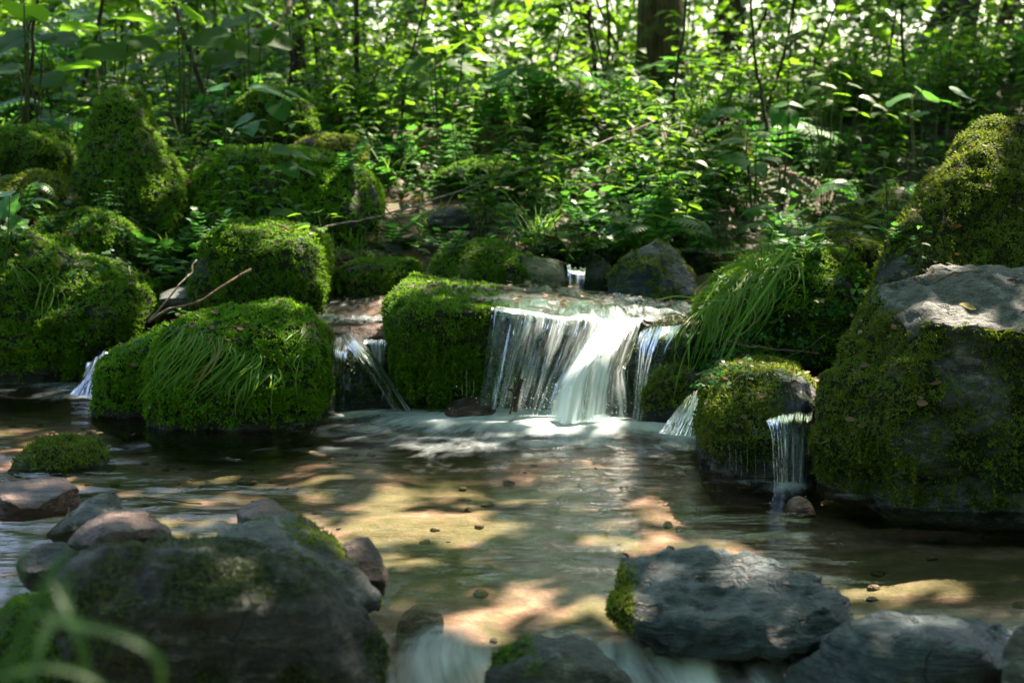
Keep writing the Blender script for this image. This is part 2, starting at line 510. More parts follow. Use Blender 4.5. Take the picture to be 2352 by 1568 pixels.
def hull(bm, pts):
    b2 = bmesh.new()
    for q in pts: b2.verts.new(q)
    r = bmesh.ops.convex_hull(b2, input=b2.verts)
    junk = [g for g in r['geom_interior'] + r['geom_unused'] if isinstance(g, bmesh.types.BMVert)]
    bmesh.ops.delete(b2, geom=list(set(junk)), context='VERTS')
    tmp = bpy.data.meshes.new('tmp'); b2.to_mesh(tmp); b2.free()
    bm.from_mesh(tmp); bpy.data.meshes.remove(tmp)
def grid_blob(bm, v, K=44, M=22):
    vs = [bm.verts.new(q) for q in v]
    for i in range(M - 1):
        for j in range(K):
            a, b = i * K + j, i * K + (j + 1) % K
            try: bm.faces.new((vs[a], vs[b], vs[b + K], vs[a + K]))
            except ValueError: pass
    bm.faces.new(vs[:K][::-1]); bm.faces.new(vs[-K:])
def laplace(v, t, it):
    e = np.vstack([t[:, [0, 1]], t[:, [1, 2]], t[:, [2, 0]]])
    for _ in range(it):
        a = np.zeros_like(v); n = np.zeros(len(v))
        for k in (0, 1):
            np.add.at(a, e[:, k], v[e[:, 1 - k]]); np.add.at(n, e[:, k], 1)
        v = v * 0.5 + 0.5 * a / np.maximum(n, 1)[:, None]
    return v
# moss sprig: six little bent leaves
def moss_template(k=6, seed=0, droop=0.0):
    g = np.random.default_rng(seed)
    V, T = [], []
    for i in range(k):
        a = 2 * math.pi * (i + g.uniform(-.3, .3)) / k
        el = g.uniform(0.25, 1.25)
        d = np.array([math.cos(a) * math.cos(el), math.sin(a) * math.cos(el), math.sin(el)])
        s = np.array([-math.sin(a), math.cos(a), 0])
        L = g.uniform(0.75, 1.25)
        w = 0.14 * L
        n = len(V)
        m_ = d * L * 0.5 + np.array([0, 0, 0.06])
        V += [d * 0.05, m_ + s * w, m_ - s * w, d * L - np.array([0, 0, 0.14 * L])]
        T += [[n, n + 1, n + 2], [n + 1, n + 3, n + 2]]
    return np.array(V), np.array(T)
MOSS_T = [moss_template(5, s) for s in range(6)]
def scatter_on(v, t, w, dens, g):
    """points on a triangle mesh; w: weight per vertex, dens: per square metre"""
    a, b, c = v[t[:, 0]], v[t[:, 1]], v[t[:, 2]]
    cr = np.cross(b - a, c - a)
    ar = 0.5 * np.linalg.norm(cr, axis=1)
    ex = ar * w[t].mean(1) * dens
    n = g.poisson(ex)
    idx = np.repeat(np.arange(len(t)), n)
    r1, r2 = np.sqrt(g.random(len(idx))), g.random(len(idx))
    q = a[idx] * (1 - r1)[:, None] + b[idx] * (r1 * (1 - r2))[:, None] + c[idx] * (r1 * r2)[:, None]
    return q, nrm(cr[idx]), idx
def moss_mesh(pos, nor, size, g, down=0.45, mat=None, clump=None):
    dirn = nrm(nor * np.interp(nor[:, 2:3], [-.3, .6], [.55, 1]) + np.array([0, 0, 0.2]) * (nor[:, 2:3] > 0.3) - np.array([0, 0, 1.0]) * (.35 + down) * np.clip(0.75 - nor[:, 2:3], 0, 1) + g.normal(0, 0.22, pos.shape))
    V, T, A, n = [], [], [], 0
    var = np.clip(0.5 + 0.75 * fbm(pos * 9, 3, 77) + g.normal(0, 0.17, len(pos)), 0, 0.999)
    which = g.integers(0, len(MOSS_T), len(pos))
    for k, (tv, tf) in enumerate(MOSS_T):
        s = which == k
        if not s.any(): continue
        sc = size * g.uniform(0.65, 1.35, s.sum()) * (1 + 0.35 * fbm(pos[s] * 17, 2, 5))
        v, f = stamp(tv, tf, pos[s], rot_from_z(dirn[s], g.uniform(0, 6.28, s.sum())), sc)
        V.append(v); T.append(f + n); A.append(np.repeat(var[s], len(tv))); n += len(v)
    return make_mesh('moss', np.vstack(V), np.vstack(T), mat, True, {'rnd': np.concatenate(A)})
ROCKS = {}
def rock(key, name, label, shapes, mat='grey', d=5.0, vox=0.0030, amp=0.045, freq=1.0, cuts=0, cutd=0.82, smooth=2, layer=0.0, rough2=0.0,
         moss=None, moss_mat=None, dens=1.0, msize=None, nz=(-0.25, 0.25), zmin=0.03, mfreq=5.0, mbias=0.35, mask=None, seed=None, cat='rock', group=None, down=0.45):
    """shapes: list of dicts for blob() or lists of (px,py,d) hull points"""
    global HIT_N
    seed = seed if seed is not None else (sum(ord(ch) * (i + 3) for i, ch in enumerate(key)) % 9973)
    g = np.random.default_rng(seed)
    bm = bmesh.new()
    for s in shapes:
        if isinstance(s, dict): grid_blob(bm, blob(**s))
        else: hull(bm, [P(*q) if len(q) == 3 else q[:3] for q in s])
    bmesh.ops.recalc_face_normals(bm, faces=bm.faces)
    me = bpy.data.meshes.new('tmp_rock'); bm.to_mesh(me); bm.free()
    ob = bpy.data.objects.new('tmp_rock', me); COL.objects.link(ob)
    md = ob.modifiers.new('r', 'REMESH'); md.mode = 'VOXEL'; md.voxel_size = d * vox; md.adaptivity = 0
    dg = bpy.context.evaluated_depsgraph_get()
    em = bpy.data.meshes.new_from_object(ob.evaluated_get(dg))
    v, t, n = mesh_arrays(em)
    bpy.data.objects.remove(ob); bpy.data.meshes.remove(me); bpy.data.meshes.remove(em)
    ext = (v.max(0) - v.min(0)); S = float(np.cbrt(ext.prod())); c = (v.max(0) + v.min(0)) / 2
    v = laplace(v, t, smooth)
    # flat broken faces
    for k in range(cuts):
        q = nrm(g.normal(0, 1, 3) * np.array([1, 1, 0.9]))
        if q[1] > 0.3: q[1] *= -1
        pr = (v - c) @ q
        lim = pr.max() * g.uniform(cutd - 0.1, cutd + 0.08)
        v = v - np.maximum(pr - lim, 0)[:, None] * q * 0.92
    def normals(v):
        fn = np.cross(v[t[:, 1]] - v[t[:, 0]], v[t[:, 2]] - v[t[:, 0]])
        a = np.zeros_like(v)
        for k in range(3): np.add.at(a, t[:, k], fn)
        return nrm(a)
    n = normals(v)
    off = seed * 1.37 % 50
    disp = fbm((v + off) * (2.2 / S) * freq, 3, seed) * 1.0 + 0.55 * (1 - np.abs(fbm((v + off) * (5.0 / S) * freq, 3, seed + 3)) * 2) * 0.6 + 0.28 * fbm((v + off) * (14 / S) * freq, 3, seed + 9)
    if rough2:
        q_ = (v + off) * (9.0 / S)
        disp = disp + rough2 * (1 - 2 * np.abs(fbm(q_, 3, seed + 15))) + rough2 * .6 * np.round(2.5 * fbm(q_ * .45, 2, seed + 16)) / 2.5
    if layer:
        disp = disp + layer * np.round(3 * fbm((v + off) * np.array([2.5, 2.5, 22]) * (0.6 / S), 2, seed + 11)) / 3
    disp = disp - disp.mean()
    v = v + n * (disp * amp * S)[:, None]
    v = laplace(v, t, 1)
    if moss is not None:
        k_ = 0.0026 * d + .004
        cl_ = (1 - 2 * np.abs(fbm(v / (k_ * 5.5), 2, seed + 51))) * 1.0 + 0.6 * fbm(v / (k_ * 2.2), 2, seed + 52)
        v = v + n * ((cl_ - cl_.mean() - .35) * k_ * 0.75 * np.clip(moss + mbias, 0, 1))[:, None]
    n = normals(v)
    mk = np.zeros(len(v))
    if moss is not None:
        mk = sstep(nz[0], nz[1], n[:, 2]) * np.clip(mbias + 1.2 * fbm(v * mfreq + off, 4, seed + 21) + moss, 0, 1)
        mk *= 1 - .85 * sstep(.18, .42, fbm(v * 7.5 + off * 2, 3, seed + 61))
        mk *= sstep(zmin - 0.02, zmin + 0.05, v[:, 2])
        if mask is not None: mk = np.clip(mask(v, n, mk), 0, 1)
    base = np.array([c[0], c[1], v[:, 2].min()])
    data = make_mesh(name, v - base, t, ROCK[mat], True, {'moss': mk})
    o = thing(name, label, cat, base, group, None, data)
    if moss is not None and mk.max() > 0.05:
        ms = (msize if msize else 0.0030 * d + 0.002) * 0.68
        # only what a walker along the stream could see: not the underside below the waterline
        vd = nrm(np.array([0, 0, CAM_H]) - v)
        front = sstep(-0.75, -0.25, (n * vd).sum(1))
        pos, nor, _ = scatter_on(v, t, (mk > 0.12) * np.sqrt(mk) * (v[:, 2] > -0.05) * front, dens * 1.5 / ms ** 2, g)
        if len(pos):
            mm = moss_mesh(pos, nor, ms * 1.25, g, down, moss_mat or M_MOSS)
            mv = np.empty(len(mm.vertices) * 3, np.float32); mm.vertices.foreach_get('co', mv)
            mm.vertices.foreach_set('co', (mv.reshape(-1, 3) - base).astype(np.float32).ravel())
            mo = link('moss', mm, o, kind='stuff')
    HIT_V.append(v); HIT_T.append(t + HIT_N); HIT_N += len(v)
    ROCKS[key] = (o, v, t, n)
    return o
def B(outline, d, tf, tb, lean=0.0, e=0.6):
    return dict(outline=outline, d=d, tf=tf, tb=tb, lean=lean, e=e)
# -- left bank
rock('pyramid', 'mossy_boulder', 'tall cone-shaped boulder fully wrapped in dark green moss on the bank',
     [B([(170, 560), (178, 420), (200, 300), (228, 215), (268, 196), (315, 212), (350, 285), (400, 380), (436, 450), (446, 560), (400, 640), (200, 640)], 6.85, .24, .28, .25, .75)],
     'dark', 6.8, moss=0.75, mbias=.5, amp=.055, nz=(-.7, -.2), mfreq=3, msize=.022, dens=1.1)
rock('leftround', 'mossy_boulder', 'rounded mossy boulder to the left of the tall cone-shaped one',
     [B([(-60, 430), (-50, 320), (20, 292), (110, 300), (160, 340), (172, 420), (120, 470)], 7.1, .2, .25, .2, .7)], 'dark', 7, moss=.7, mbias=.5, nz=(-.6, 0), msize=.022, amp=.065)
rock('leftlow', 'mossy_boulder', 'low olive mossy mound below the cone-shaped boulder, behind the bright fern',
     [B([(-60, 520), (-20, 420), (60, 396), (130, 408), (190, 450), (215, 540), (100, 580)], 6.6, .18, .25, .3, .7)], 'dark', 6.6, moss=.7, mbias=.5, nz=(-.5, 0), msize=.02, moss_mat=M_MOSS_OLIVE, amp=.065)
rock('leftmound', 'mossy_boulder', 'mossy boulder with small leaves on it, below the tall cone-shaped one',
     [B([(60, 640), (70, 530), (110, 495), (190, 484), (260, 505), (315, 540), (330, 620), (300, 680), (100, 690)], 6.35, .2, .25, .25, .75)], 'dark', 6.3, moss=.65, mbias=.45, nz=(-.6, 0), msize=.02, amp=.065)
rock('leftbig', 'mossy_boulder', 'large boulder under shaggy dark moss at the left edge above the water',
     [B([(-90, 900), (-90, 560), (-10, 532), (70, 540), (140, 565), (230, 610), (300, 640), (350, 665), (372, 720), (330, 770), (230, 820), (180, 900)], 6.0, .32, .35, .45, .65)],
     'dark', 5.8, moss=.75, mbias=.5, nz=(-.75, -.1), msize=.024, dens=1.15, amp=.065, zmin=.06, down=.9)
rock('square', 'mossy_boulder', 'squarish mossy boulder with a flat sunlit top edge on the far bank',
     [B([(452, 730), (458, 600), (478, 530), (510, 512), (600, 518), (715, 530), (745, 560), (757, 640), (750, 700), (735, 760), (470, 770)], 6.0, .26, .3, .1, .42)],
     'dark', 6.0, moss=.62, mbias=.42, nz=(-.55, 0), msize=.02, mfreq=4, amp=.055)
rock('mound', 'mossy_boulder', 'broad mossy mound with a spot of sun, behind the squarish boulder',
     [B([(440, 560), (445, 400), (500, 350), (600, 340), (720, 348), (800, 370), (860, 420), (884, 480), (850, 540), (700, 570)], 6.95, .28, .4, .5, .7)],
     'dark', 6.9, moss=.8, mbias=.5, nz=(-.6, -.1), msize=.022, moss_mat=M_MOSS_BRIGHT, amp=.065)
rock('farleft', 'mossy_boulder', 'far mossy boulder half hidden behind the heart-leaved plant',
     [B([(520, 340), (540, 230), (600, 200), (680, 205), (728, 240), (735, 300), (700, 350)], 8.0, .22, .3, .2, .7)], 'dark', 8, moss=.7, mbias=.5, nz=(-.6, 0), msize=.024, amp=.065)
rock('farlow', 'mossy_boulder', 'low olive mossy hump under the far mossy boulder',
     [B([(650, 370), (680, 325), (760, 308), (825, 318), (850, 370)], 7.5, .15, .25, .3, .7)], 'dark', 7.5, moss=.7, mbias=.5, nz=(-.6, 0), msize=.022, moss_mat=M_MOSS_OLIVE)
rock('cushion', 'mossy_boulder', 'bright green moss-covered boulder standing in the pool with grass hanging over it',
     [B([(215, 960), (222, 870), (250, 815), (330, 775), (400, 750), (440, 770), (470, 980), (300, 1000)], 5.22, .2, .22, .2, .7),
      B([(350, 1000), (360, 800), (430, 735), (520, 722), (600, 712), (650, 708), (705, 735), (738, 800), (747, 880), (742, 960), (700, 1010), (500, 1020)], 5.08, .24, .3, .25, .55)],
     'dark', 5.1, moss=.72, mbias=.5, nz=(-.7, -.15), msize=.0165, dens=1.15, moss_mat=M_MOSS_BRIGHT, zmin=.015, amp=.065, freq=1.3)
# -- the ledge of the waterfall and round it
def ledge_mask(v, n, mk):
    left = 1 - sstep(-0.12, 0.02, v[:, 0] + 0.10 * fbm(v * 9, 3, 4))
    front = 1 - sstep(5.33, 5.47, v[:, 1] + 0.5 * np.clip(v[:, 0] + .4, 0, 1))
    return np.maximum(left * np.maximum(front, 0) * (0.55 + 0.7 * mk) * sstep(-.8, -.3, n[:, 2]), 0.3 * mk * left)
rock('ledge', 'waterfall_ledge', 'flat-topped ledge rock the water pours over, its left block shaggy with moss',
     [[(880, 690, 5.35), (900, 655, 5.5), (935, 630, 5.7), (1100, 655, 5.8), (1300, 680, 5.85), (1620, 697, 5.9), (885, 740, 5.22), (950, 702, 5.1), (1060, 715, 5.08), (1125, 736, 5.14),
       (1340, 757, 5.17), (1460, 747, 5.17), (1600, 738, 5.22), (915, 880, 5.1), (1130, 930, 5.14), (1450, 960, 5.24), (1620, 950, 5.3), (960, 960, 5.2), (900, 900, 5.7), (1620, 950, 5.9)]],
     'ledge', 5.3, vox=.0028, amp=.022, freq=1.6, moss=.6, mbias=.45, nz=(-.9, -.4), msize=.019, dens=1.2, mask=ledge_mask, smooth=4, zmin=.02, down=1.0, cat='rock')
rock('behindledge', 'rock', 'long mossy rock with a pale olive slab end, lying behind the waterfall ledge',
     [B([(975, 690), (985, 600), (1020, 572), (1090, 556), (1150, 562), (1200, 590), (1235, 640), (1240, 700)], 6.1, .16, .22, .3, .6),
      [(1120, 565, 6.1), (1190, 585, 5.95), (1240, 590, 6.15), (1300, 600, 6.1), (1305, 640, 5.95), (1290, 690, 5.9), (1230, 690, 5.85), (1160, 620, 5.9), (1290, 690, 6.2), (1180, 690, 6.2)]],
     'olive', 6, moss=.45, mbias=.4, nz=(-.5, .1), msize=.018, mask=lambda v, n, mk: mk * (1 - sstep(-.02, .07, v[:, 0] + .06 * fbm(v * 11, 3, 8))), amp=.03)
rock('peak', 'rock', 'pointed blue-grey rock with patches of moss, behind the waterfall',
     [[(1385, 700, 5.95), (1400, 620, 5.95), (1440, 570, 6.05), (1490, 536, 6.1), (1530, 550, 6.15), (1570, 600, 6.1), (1610, 650, 6.05), (1625, 710, 5.95), (1500, 700, 5.8), (1500, 620, 5.9), (1420, 720, 6.3), (1600, 720, 6.35)]],
     'slate', 6, moss=.12, mbias=.35, nz=(-.3, .5), mfreq=6, msize=.018, amp=.05, cuts=4, moss_mat=M_MOSS_OLIVE, smooth=1, rough2=.4)
rock('gap', 'rock', 'small dark wet rock beside the thin blue trickle',
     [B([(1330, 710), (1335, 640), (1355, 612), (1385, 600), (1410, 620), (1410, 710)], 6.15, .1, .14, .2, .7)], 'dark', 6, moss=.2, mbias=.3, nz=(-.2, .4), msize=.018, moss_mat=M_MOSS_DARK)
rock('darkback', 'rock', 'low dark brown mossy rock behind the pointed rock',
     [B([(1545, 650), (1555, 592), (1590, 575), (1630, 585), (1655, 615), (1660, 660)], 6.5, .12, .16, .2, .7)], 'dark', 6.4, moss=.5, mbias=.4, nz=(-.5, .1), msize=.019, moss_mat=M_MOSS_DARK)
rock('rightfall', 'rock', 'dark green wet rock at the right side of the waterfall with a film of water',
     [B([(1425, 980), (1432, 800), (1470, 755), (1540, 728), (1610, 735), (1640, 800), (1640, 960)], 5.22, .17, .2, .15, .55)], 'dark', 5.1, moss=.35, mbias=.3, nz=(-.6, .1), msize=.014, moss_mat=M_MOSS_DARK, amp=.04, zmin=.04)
rock('wetlow', 'rock', 'small wet mossy stone below the hanging grass, at the waterfall foot',
     [B([(1462, 1000), (1475, 900), (1510, 852), (1560, 838), (1605, 850), (1630, 900), (1640, 990)], 4.98, .12, .16, .2, .7)], 'dark', 5, moss=.5, mbias=.35, nz=(-.5, .2), msize=.015, moss_mat=M_MOSS_OLIVE, zmin=.05, mask=lambda v, n, mk: mk * (1 - sstep(.52, .58, v[:, 0])))
rock('grassmound', 'mossy_boulder', 'shady mossy boulder overgrown with grass and clover, right of the waterfall',
     [B([(1590, 860), (1600, 740), (1640, 650), (1720, 600), (1800, 582), (1880, 580), (1960, 590), (2005, 640), (2010, 740), (1960, 830), (1800, 850), (1650, 900)], 5.3, .33, .35, .3, .6)],
     'dark', 5.2, moss=.7, mbias=.45, nz=(-.45, .1), msize=.02, zmin=.1, down=1.0, moss_mat=M_MOSS, amp=.065)
rock('drip', 'rock', 'round wet mossy rock with thin drips and a narrow fall, below the grassy boulder',
     [B([(1612, 1130), (1610, 1000), (1630, 905), (1680, 860), (1760, 848), (1850, 855), (1890, 900), (1885, 1120)], 4.45, .25, .35, .4, .6)],
     'dark', 4.4, moss=.5, mbias=.4, nz=(-.75, -.1), msize=.0155, dens=1.1, zmin=.05, moss_mat=M_MOSS_OLIVE, down=1.0,
     mask=lambda v, n, mk: np.maximum(mk, .55) * np.clip(1.0 - sstep(.70, .76, v[:, 0]) * (1 - sstep(4.4, 4.5, v[:, 1])) * .9, 0, 1) * sstep(.03, .08, v[:, 2]) * sstep(-.8, -.3, n[:, 2]))
rock('bigright', 'boulder', 'huge angular grey boulder with moss on its left slope, at the right edge',
     [[(2030, 645, 4.35), (2120, 612, 4.45), (2240, 604, 4.55), (2430, 622, 4.6), (2085, 745, 3.98), (2140, 722, 3.93), (2430, 770, 3.9), (2010, 720, 4.15), (1960, 1160, 4.1), (2060, 1200, 3.85), (2430, 1230, 3.78), (2430, 1200, 4.6), (2000, 1050, 4.5), (2060, 960, 3.86)],
      [(2000, 700, 4.25), (1930, 790, 4.2), (1880, 900, 4.15), (1858, 1060, 4.12), (1870, 1140, 4.1), (2000, 1180, 4.0), (2060, 1000, 3.9), (2090, 850, 3.95), (2080, 760, 4.05), (1960, 1150, 4.5), (2020, 700, 4.5)]],
     'pale', 4.1, vox=.0030, amp=.04, freq=1.6, cuts=0, layer=.55, moss=.3, mbias=.38, nz=(-.9, -.4), mfreq=5, msize=.0145, dens=1.0, zmin=.03, moss_mat=M_MOSS_OLIVE, down=1.0, smooth=1,
     mask=lambda v, n, mk: np.clip(mk * (1.6 - .75 * sstep(.95, 1.18, v[:, 0] + .12 * fbm(v * 6, 3, 2))) - 1.0 * sstep(.25, .7, n[:, 2]) * sstep(.40, .50, v[:, 2] + .03 * fbm(v * 12, 2, 5)), 0, 1), rough2=.4)
rock('rightpeak', 'boulder', 'tall pointed boulder with a bare tip and olive moss, behind the huge boulder',
     [[(1965, 750, 4.76), (2015, 605, 4.85), (2075, 470, 5.1), (2145, 400, 5.3), (2235, 292, 5.4), (2300, 262, 5.45), (2345, 270, 5.45), (2450, 330, 5.5), (2250, 350, 5.15), (2170, 480, 5.0), (2100, 640, 4.9), (2450, 640, 4.9), (2450, 800, 5.6), (2000, 800, 5.6), (2300, 400, 5.1)]],
     'grey', 5.1, amp=.04, freq=1.4, cuts=2, layer=.25, moss=.45, mbias=.4, nz=(-.6, 0), mfreq=4.5, msize=.0185, moss_mat=M_MOSS_OLIVE, down=.8,
     mask=lambda v, n, mk: mk * (1 - sstep(.93, 1.03, v[:, 2] + .06 * fbm(v * 9, 2, 3))), rough2=.4)
rock('farright', 'rock', 'wedge-shaped dark rock with a pale sunlit tip, on the far bank at the right',
     [[(1890, 520, 6.8), (1900, 492, 6.75), (1960, 460, 6.8), (2020, 445, 6.85), (2060, 422, 6.9), (2090, 425, 6.9), (2100, 470, 6.8), (2100, 540, 6.8), (2000, 530, 6.6), (1950, 500, 6.65), (2000, 540, 7.1)]],
     'brown', 6.8, moss=.1, mbias=.3, nz=(.2, .8), msize=.018, amp=.035, moss_mat=M_MOSS_OLIVE)
rock('rightsmall', 'rock', 'small flat mossy stone below the wedge-shaped rock',
     [B([(1875, 570), (1885, 520), (1930, 508), (1985, 515), (2005, 560)], 6.2, .12, .16, .2, .7)], 'dark', 6.2, moss=.7, mbias=.45, nz=(-.5, .1), msize=.018, moss_mat=M_MOSS_OLIVE)
rock('rightsmall2', 'rock', 'long low mossy stone behind the grassy boulder, at the upper stream',
     [B([(1845, 600), (1860, 560), (1900, 542), (1980, 536), (2030, 550), (2040, 600)], 5.9, .12, .16, .2, .7)], 'dark', 5.9, moss=.7, mbias=.45, nz=(-.5, .1), msize=.018, moss_mat=M_MOSS_OLIVE)
# -- left cascade
rock('redledge', 'rock', 'reddish brown wet ledge stone of the small left cascade',
     [[(735, 752, 5.5), (905, 752, 5.5), (740, 740, 5.75), (905, 735, 5.75), (760, 772, 5.34), (900, 775, 5.34), (770, 840, 5.36), (905, 840, 5.36), (740, 900, 5.6), (905, 900, 5.7)]],
     'brown', 5.4, amp=.04, freq=1.5, cuts=2)
rock('sidebrown', 'rock', 'narrow brown upright stone squeezed beside the bright green mossy boulder',
     [B([(722, 830), (725, 750), (740, 735), (760, 770), (765, 820), (745, 860)], 5.3, .08, .12, .1, .7)], 'brown', 5.3, moss=.2, mbias=.3, nz=(-.2, .4), msize=.016, moss_mat=M_MOSS_OLIVE)
rock('cone', 'rock', 'dark mossy cone-shaped stone with water running down both its sides',
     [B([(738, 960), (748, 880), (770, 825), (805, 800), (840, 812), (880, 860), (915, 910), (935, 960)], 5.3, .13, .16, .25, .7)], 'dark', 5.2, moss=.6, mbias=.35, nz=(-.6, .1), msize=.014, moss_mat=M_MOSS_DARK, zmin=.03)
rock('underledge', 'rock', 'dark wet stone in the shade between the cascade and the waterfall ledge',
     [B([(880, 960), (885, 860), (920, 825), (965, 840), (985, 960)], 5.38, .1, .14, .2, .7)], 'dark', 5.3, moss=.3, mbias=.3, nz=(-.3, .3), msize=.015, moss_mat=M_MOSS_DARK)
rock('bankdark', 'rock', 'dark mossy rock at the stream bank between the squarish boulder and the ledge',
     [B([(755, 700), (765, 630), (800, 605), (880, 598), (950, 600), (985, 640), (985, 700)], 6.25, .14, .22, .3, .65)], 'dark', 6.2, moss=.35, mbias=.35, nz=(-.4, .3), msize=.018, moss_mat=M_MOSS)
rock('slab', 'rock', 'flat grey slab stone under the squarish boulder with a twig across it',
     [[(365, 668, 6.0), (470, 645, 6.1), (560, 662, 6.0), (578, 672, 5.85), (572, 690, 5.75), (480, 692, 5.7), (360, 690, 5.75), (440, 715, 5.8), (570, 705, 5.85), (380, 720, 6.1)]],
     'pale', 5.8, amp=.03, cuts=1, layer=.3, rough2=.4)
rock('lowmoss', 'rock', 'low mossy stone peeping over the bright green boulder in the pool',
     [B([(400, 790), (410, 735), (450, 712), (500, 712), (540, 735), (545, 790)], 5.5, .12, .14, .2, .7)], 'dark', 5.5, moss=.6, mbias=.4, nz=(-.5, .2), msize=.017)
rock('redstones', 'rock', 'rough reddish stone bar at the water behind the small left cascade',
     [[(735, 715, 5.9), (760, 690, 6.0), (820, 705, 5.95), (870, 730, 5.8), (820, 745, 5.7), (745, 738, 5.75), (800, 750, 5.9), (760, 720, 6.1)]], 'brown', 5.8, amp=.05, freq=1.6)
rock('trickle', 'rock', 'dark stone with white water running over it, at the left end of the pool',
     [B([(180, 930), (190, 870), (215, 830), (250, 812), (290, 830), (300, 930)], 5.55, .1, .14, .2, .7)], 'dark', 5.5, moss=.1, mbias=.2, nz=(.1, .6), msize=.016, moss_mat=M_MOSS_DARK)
# -- foreground
def fore_mask(v, n, mk):
    return mk
rock('fore1', 'boulder', 'large dark round-topped boulder in the left foreground with a pale rim',
     [[(120, 1330, 2.5), (160, 1275, 2.58), (280, 1245, 2.66), (420, 1236, 2.7), (560, 1240, 2.7), (690, 1285, 2.62), (240, 1262, 2.5), (420, 1262, 2.48), (640, 1290, 2.5), (780, 1330, 2.62), (850, 1400, 2.6), (880, 1480, 2.62),
       (150, 1420, 2.42), (400, 1400, 2.38), (700, 1400, 2.42), (120, 1640, 2.38), (450, 1660, 2.34), (860, 1640, 2.5), (880, 1600, 2.9), (120, 1600, 2.9)]],
     'dark', 2.5, vox=.0034, amp=.03, freq=1.7, moss=.1, mbias=.22, nz=(-1, -.6), mfreq=9, msize=.008, dens=.55, moss_mat=M_MOSS_DARK, zmin=-.2, smooth=1, cuts=0, cutd=.86, layer=.35, rough2=.5)
rock('fore2', 'rock', 'grey-green sloping rock lying behind the large foreground boulder',
     [[(465, 1215, 2.9), (530, 1165, 2.95), (600, 1155, 2.98), (680, 1180, 2.98), (760, 1240, 2.92), (830, 1300, 2.82), (880, 1380, 2.75), (500, 1250, 2.78), (650, 1240, 2.75), (720, 1300, 2.68), (800, 1400, 2.65), (450, 1300, 2.9), (880, 1400, 2.95)]],
     'pale', 2.8, vox=.0034, amp=.04, freq=1.4, moss=.02, mbias=.1, nz=(-.2, .5), mfreq=9, msize=.008, dens=.6, moss_mat=M_MOSS_OLIVE, smooth=1, cuts=6, cutd=.86, layer=.5, rough2=.5)
rock('fore3', 'rock', 'small rough grey-brown rock sticking up behind the foreground boulder',
     [[(528, 1195, 3.05), (535, 1155, 3.08), (570, 1137, 3.12), (620, 1140, 3.15), (660, 1165, 3.12), (720, 1215, 3.05), (560, 1200, 2.98), (640, 1200, 2.98), (540, 1230, 3.1), (720, 1240, 3.15)]],
     'brown', 3, amp=.05, freq=1.5, cuts=7, vox=.0030, layer=.3, smooth=0, cutd=.80, rough2=.35)
rock('fore4', 'rock', 'small upright stone with an orange-brown sunlit edge beside the foreground boulder',
     [[(780, 1245, 2.9), (820, 1228, 2.92), (855, 1228, 2.92), (880, 1262, 2.88), (893, 1300, 2.86), (888, 1345, 2.85), (800, 1270, 2.82), (850, 1320, 2.78), (790, 1360, 2.9), (880, 1380, 2.95)]], 'brown', 2.85, amp=.05, cuts=7, vox=.0030, smooth=0, cutd=.80, rough2=.35)
rock('fore5', 'rock', 'reddish brown wet sunlit rock among the left foreground stones',
     [[(120, 1238, 2.95), (200, 1195, 3.02), (270, 1163, 3.06), (330, 1168, 3.06), (375, 1200, 3.0), (420, 1250, 2.95), (230, 1265, 2.85), (330, 1235, 2.86), (240, 1210, 2.9), (150, 1290, 3.0), (400, 1280, 3.05)]],
     'brown', 2.95, amp=.05, freq=1.4, cuts=7, vox=.0030, layer=.4, smooth=0, cutd=.80, rough2=.35)
rock('fore6', 'rock', 'pale grey-green upright wedge of rock among the left foreground stones',
     [[(95, 1230, 3.1), (150, 1180, 3.14), (230, 1120, 3.2), (282, 1110, 3.22), (292, 1150, 3.15), (285, 1180, 3.1), (180, 1210, 3.02), (240, 1200, 3.02), (110, 1260, 3.2), (280, 1220, 3.25)]], 'pale', 3.1, amp=.05, cuts=7, vox=.0030, smooth=0, cutd=.80, rough2=.35)
rock('fore7', 'rock', 'flat pinkish grey rock at the left edge of the pool',
     [[(-40, 1140, 3.25), (0, 1105, 3.35), (80, 1092, 3.4), (150, 1092, 3.4), (195, 1125, 3.3), (120, 1165, 3.18), (0, 1170, 3.15), (-40, 1200, 3.3), (180, 1190, 3.4)]], 'brown', 3.2, amp=.05, cuts=7, vox=.0030, layer=.4, smooth=0, cutd=.80, rough2=.35)
rock('fore8', 'rock', 'dark stone under the reddish brown rock in the left foreground',
     [[(30, 1290, 2.85), (90, 1245, 2.92), (150, 1240, 2.95), (200, 1270, 2.9), (190, 1320, 2.8), (60, 1325, 2.78), (40, 1360, 2.95), (190, 1360, 2.95)]], 'dark', 2.8, amp=.05, cuts=7, vox=.0030, smooth=0, cutd=.80, rough2=.35)
rock('fore9', 'rock', 'mossy brown rock in the bottom left corner behind the blurred grass',
     [[(-80, 1450, 2.5), (-20, 1390, 2.6), (60, 1350, 2.65), (130, 1350, 2.6), (170, 1480, 2.5), (100, 1600, 2.42), (-80, 1620, 2.4), (140, 1650, 2.7)]], 'brown', 2.5, moss=.4, mbias=.35, nz=(-.5, .2), msize=.009, dens=.8, vox=.0045, amp=.04)
def yellow_mask(v, n, mk):
    a = (1 - sstep(.20, .255, v[:, 0])) * sstep(-.02, .03, v[:, 2]) * (1 - sstep(3.08, 3.16, v[:, 1]))
    return a * 1.0
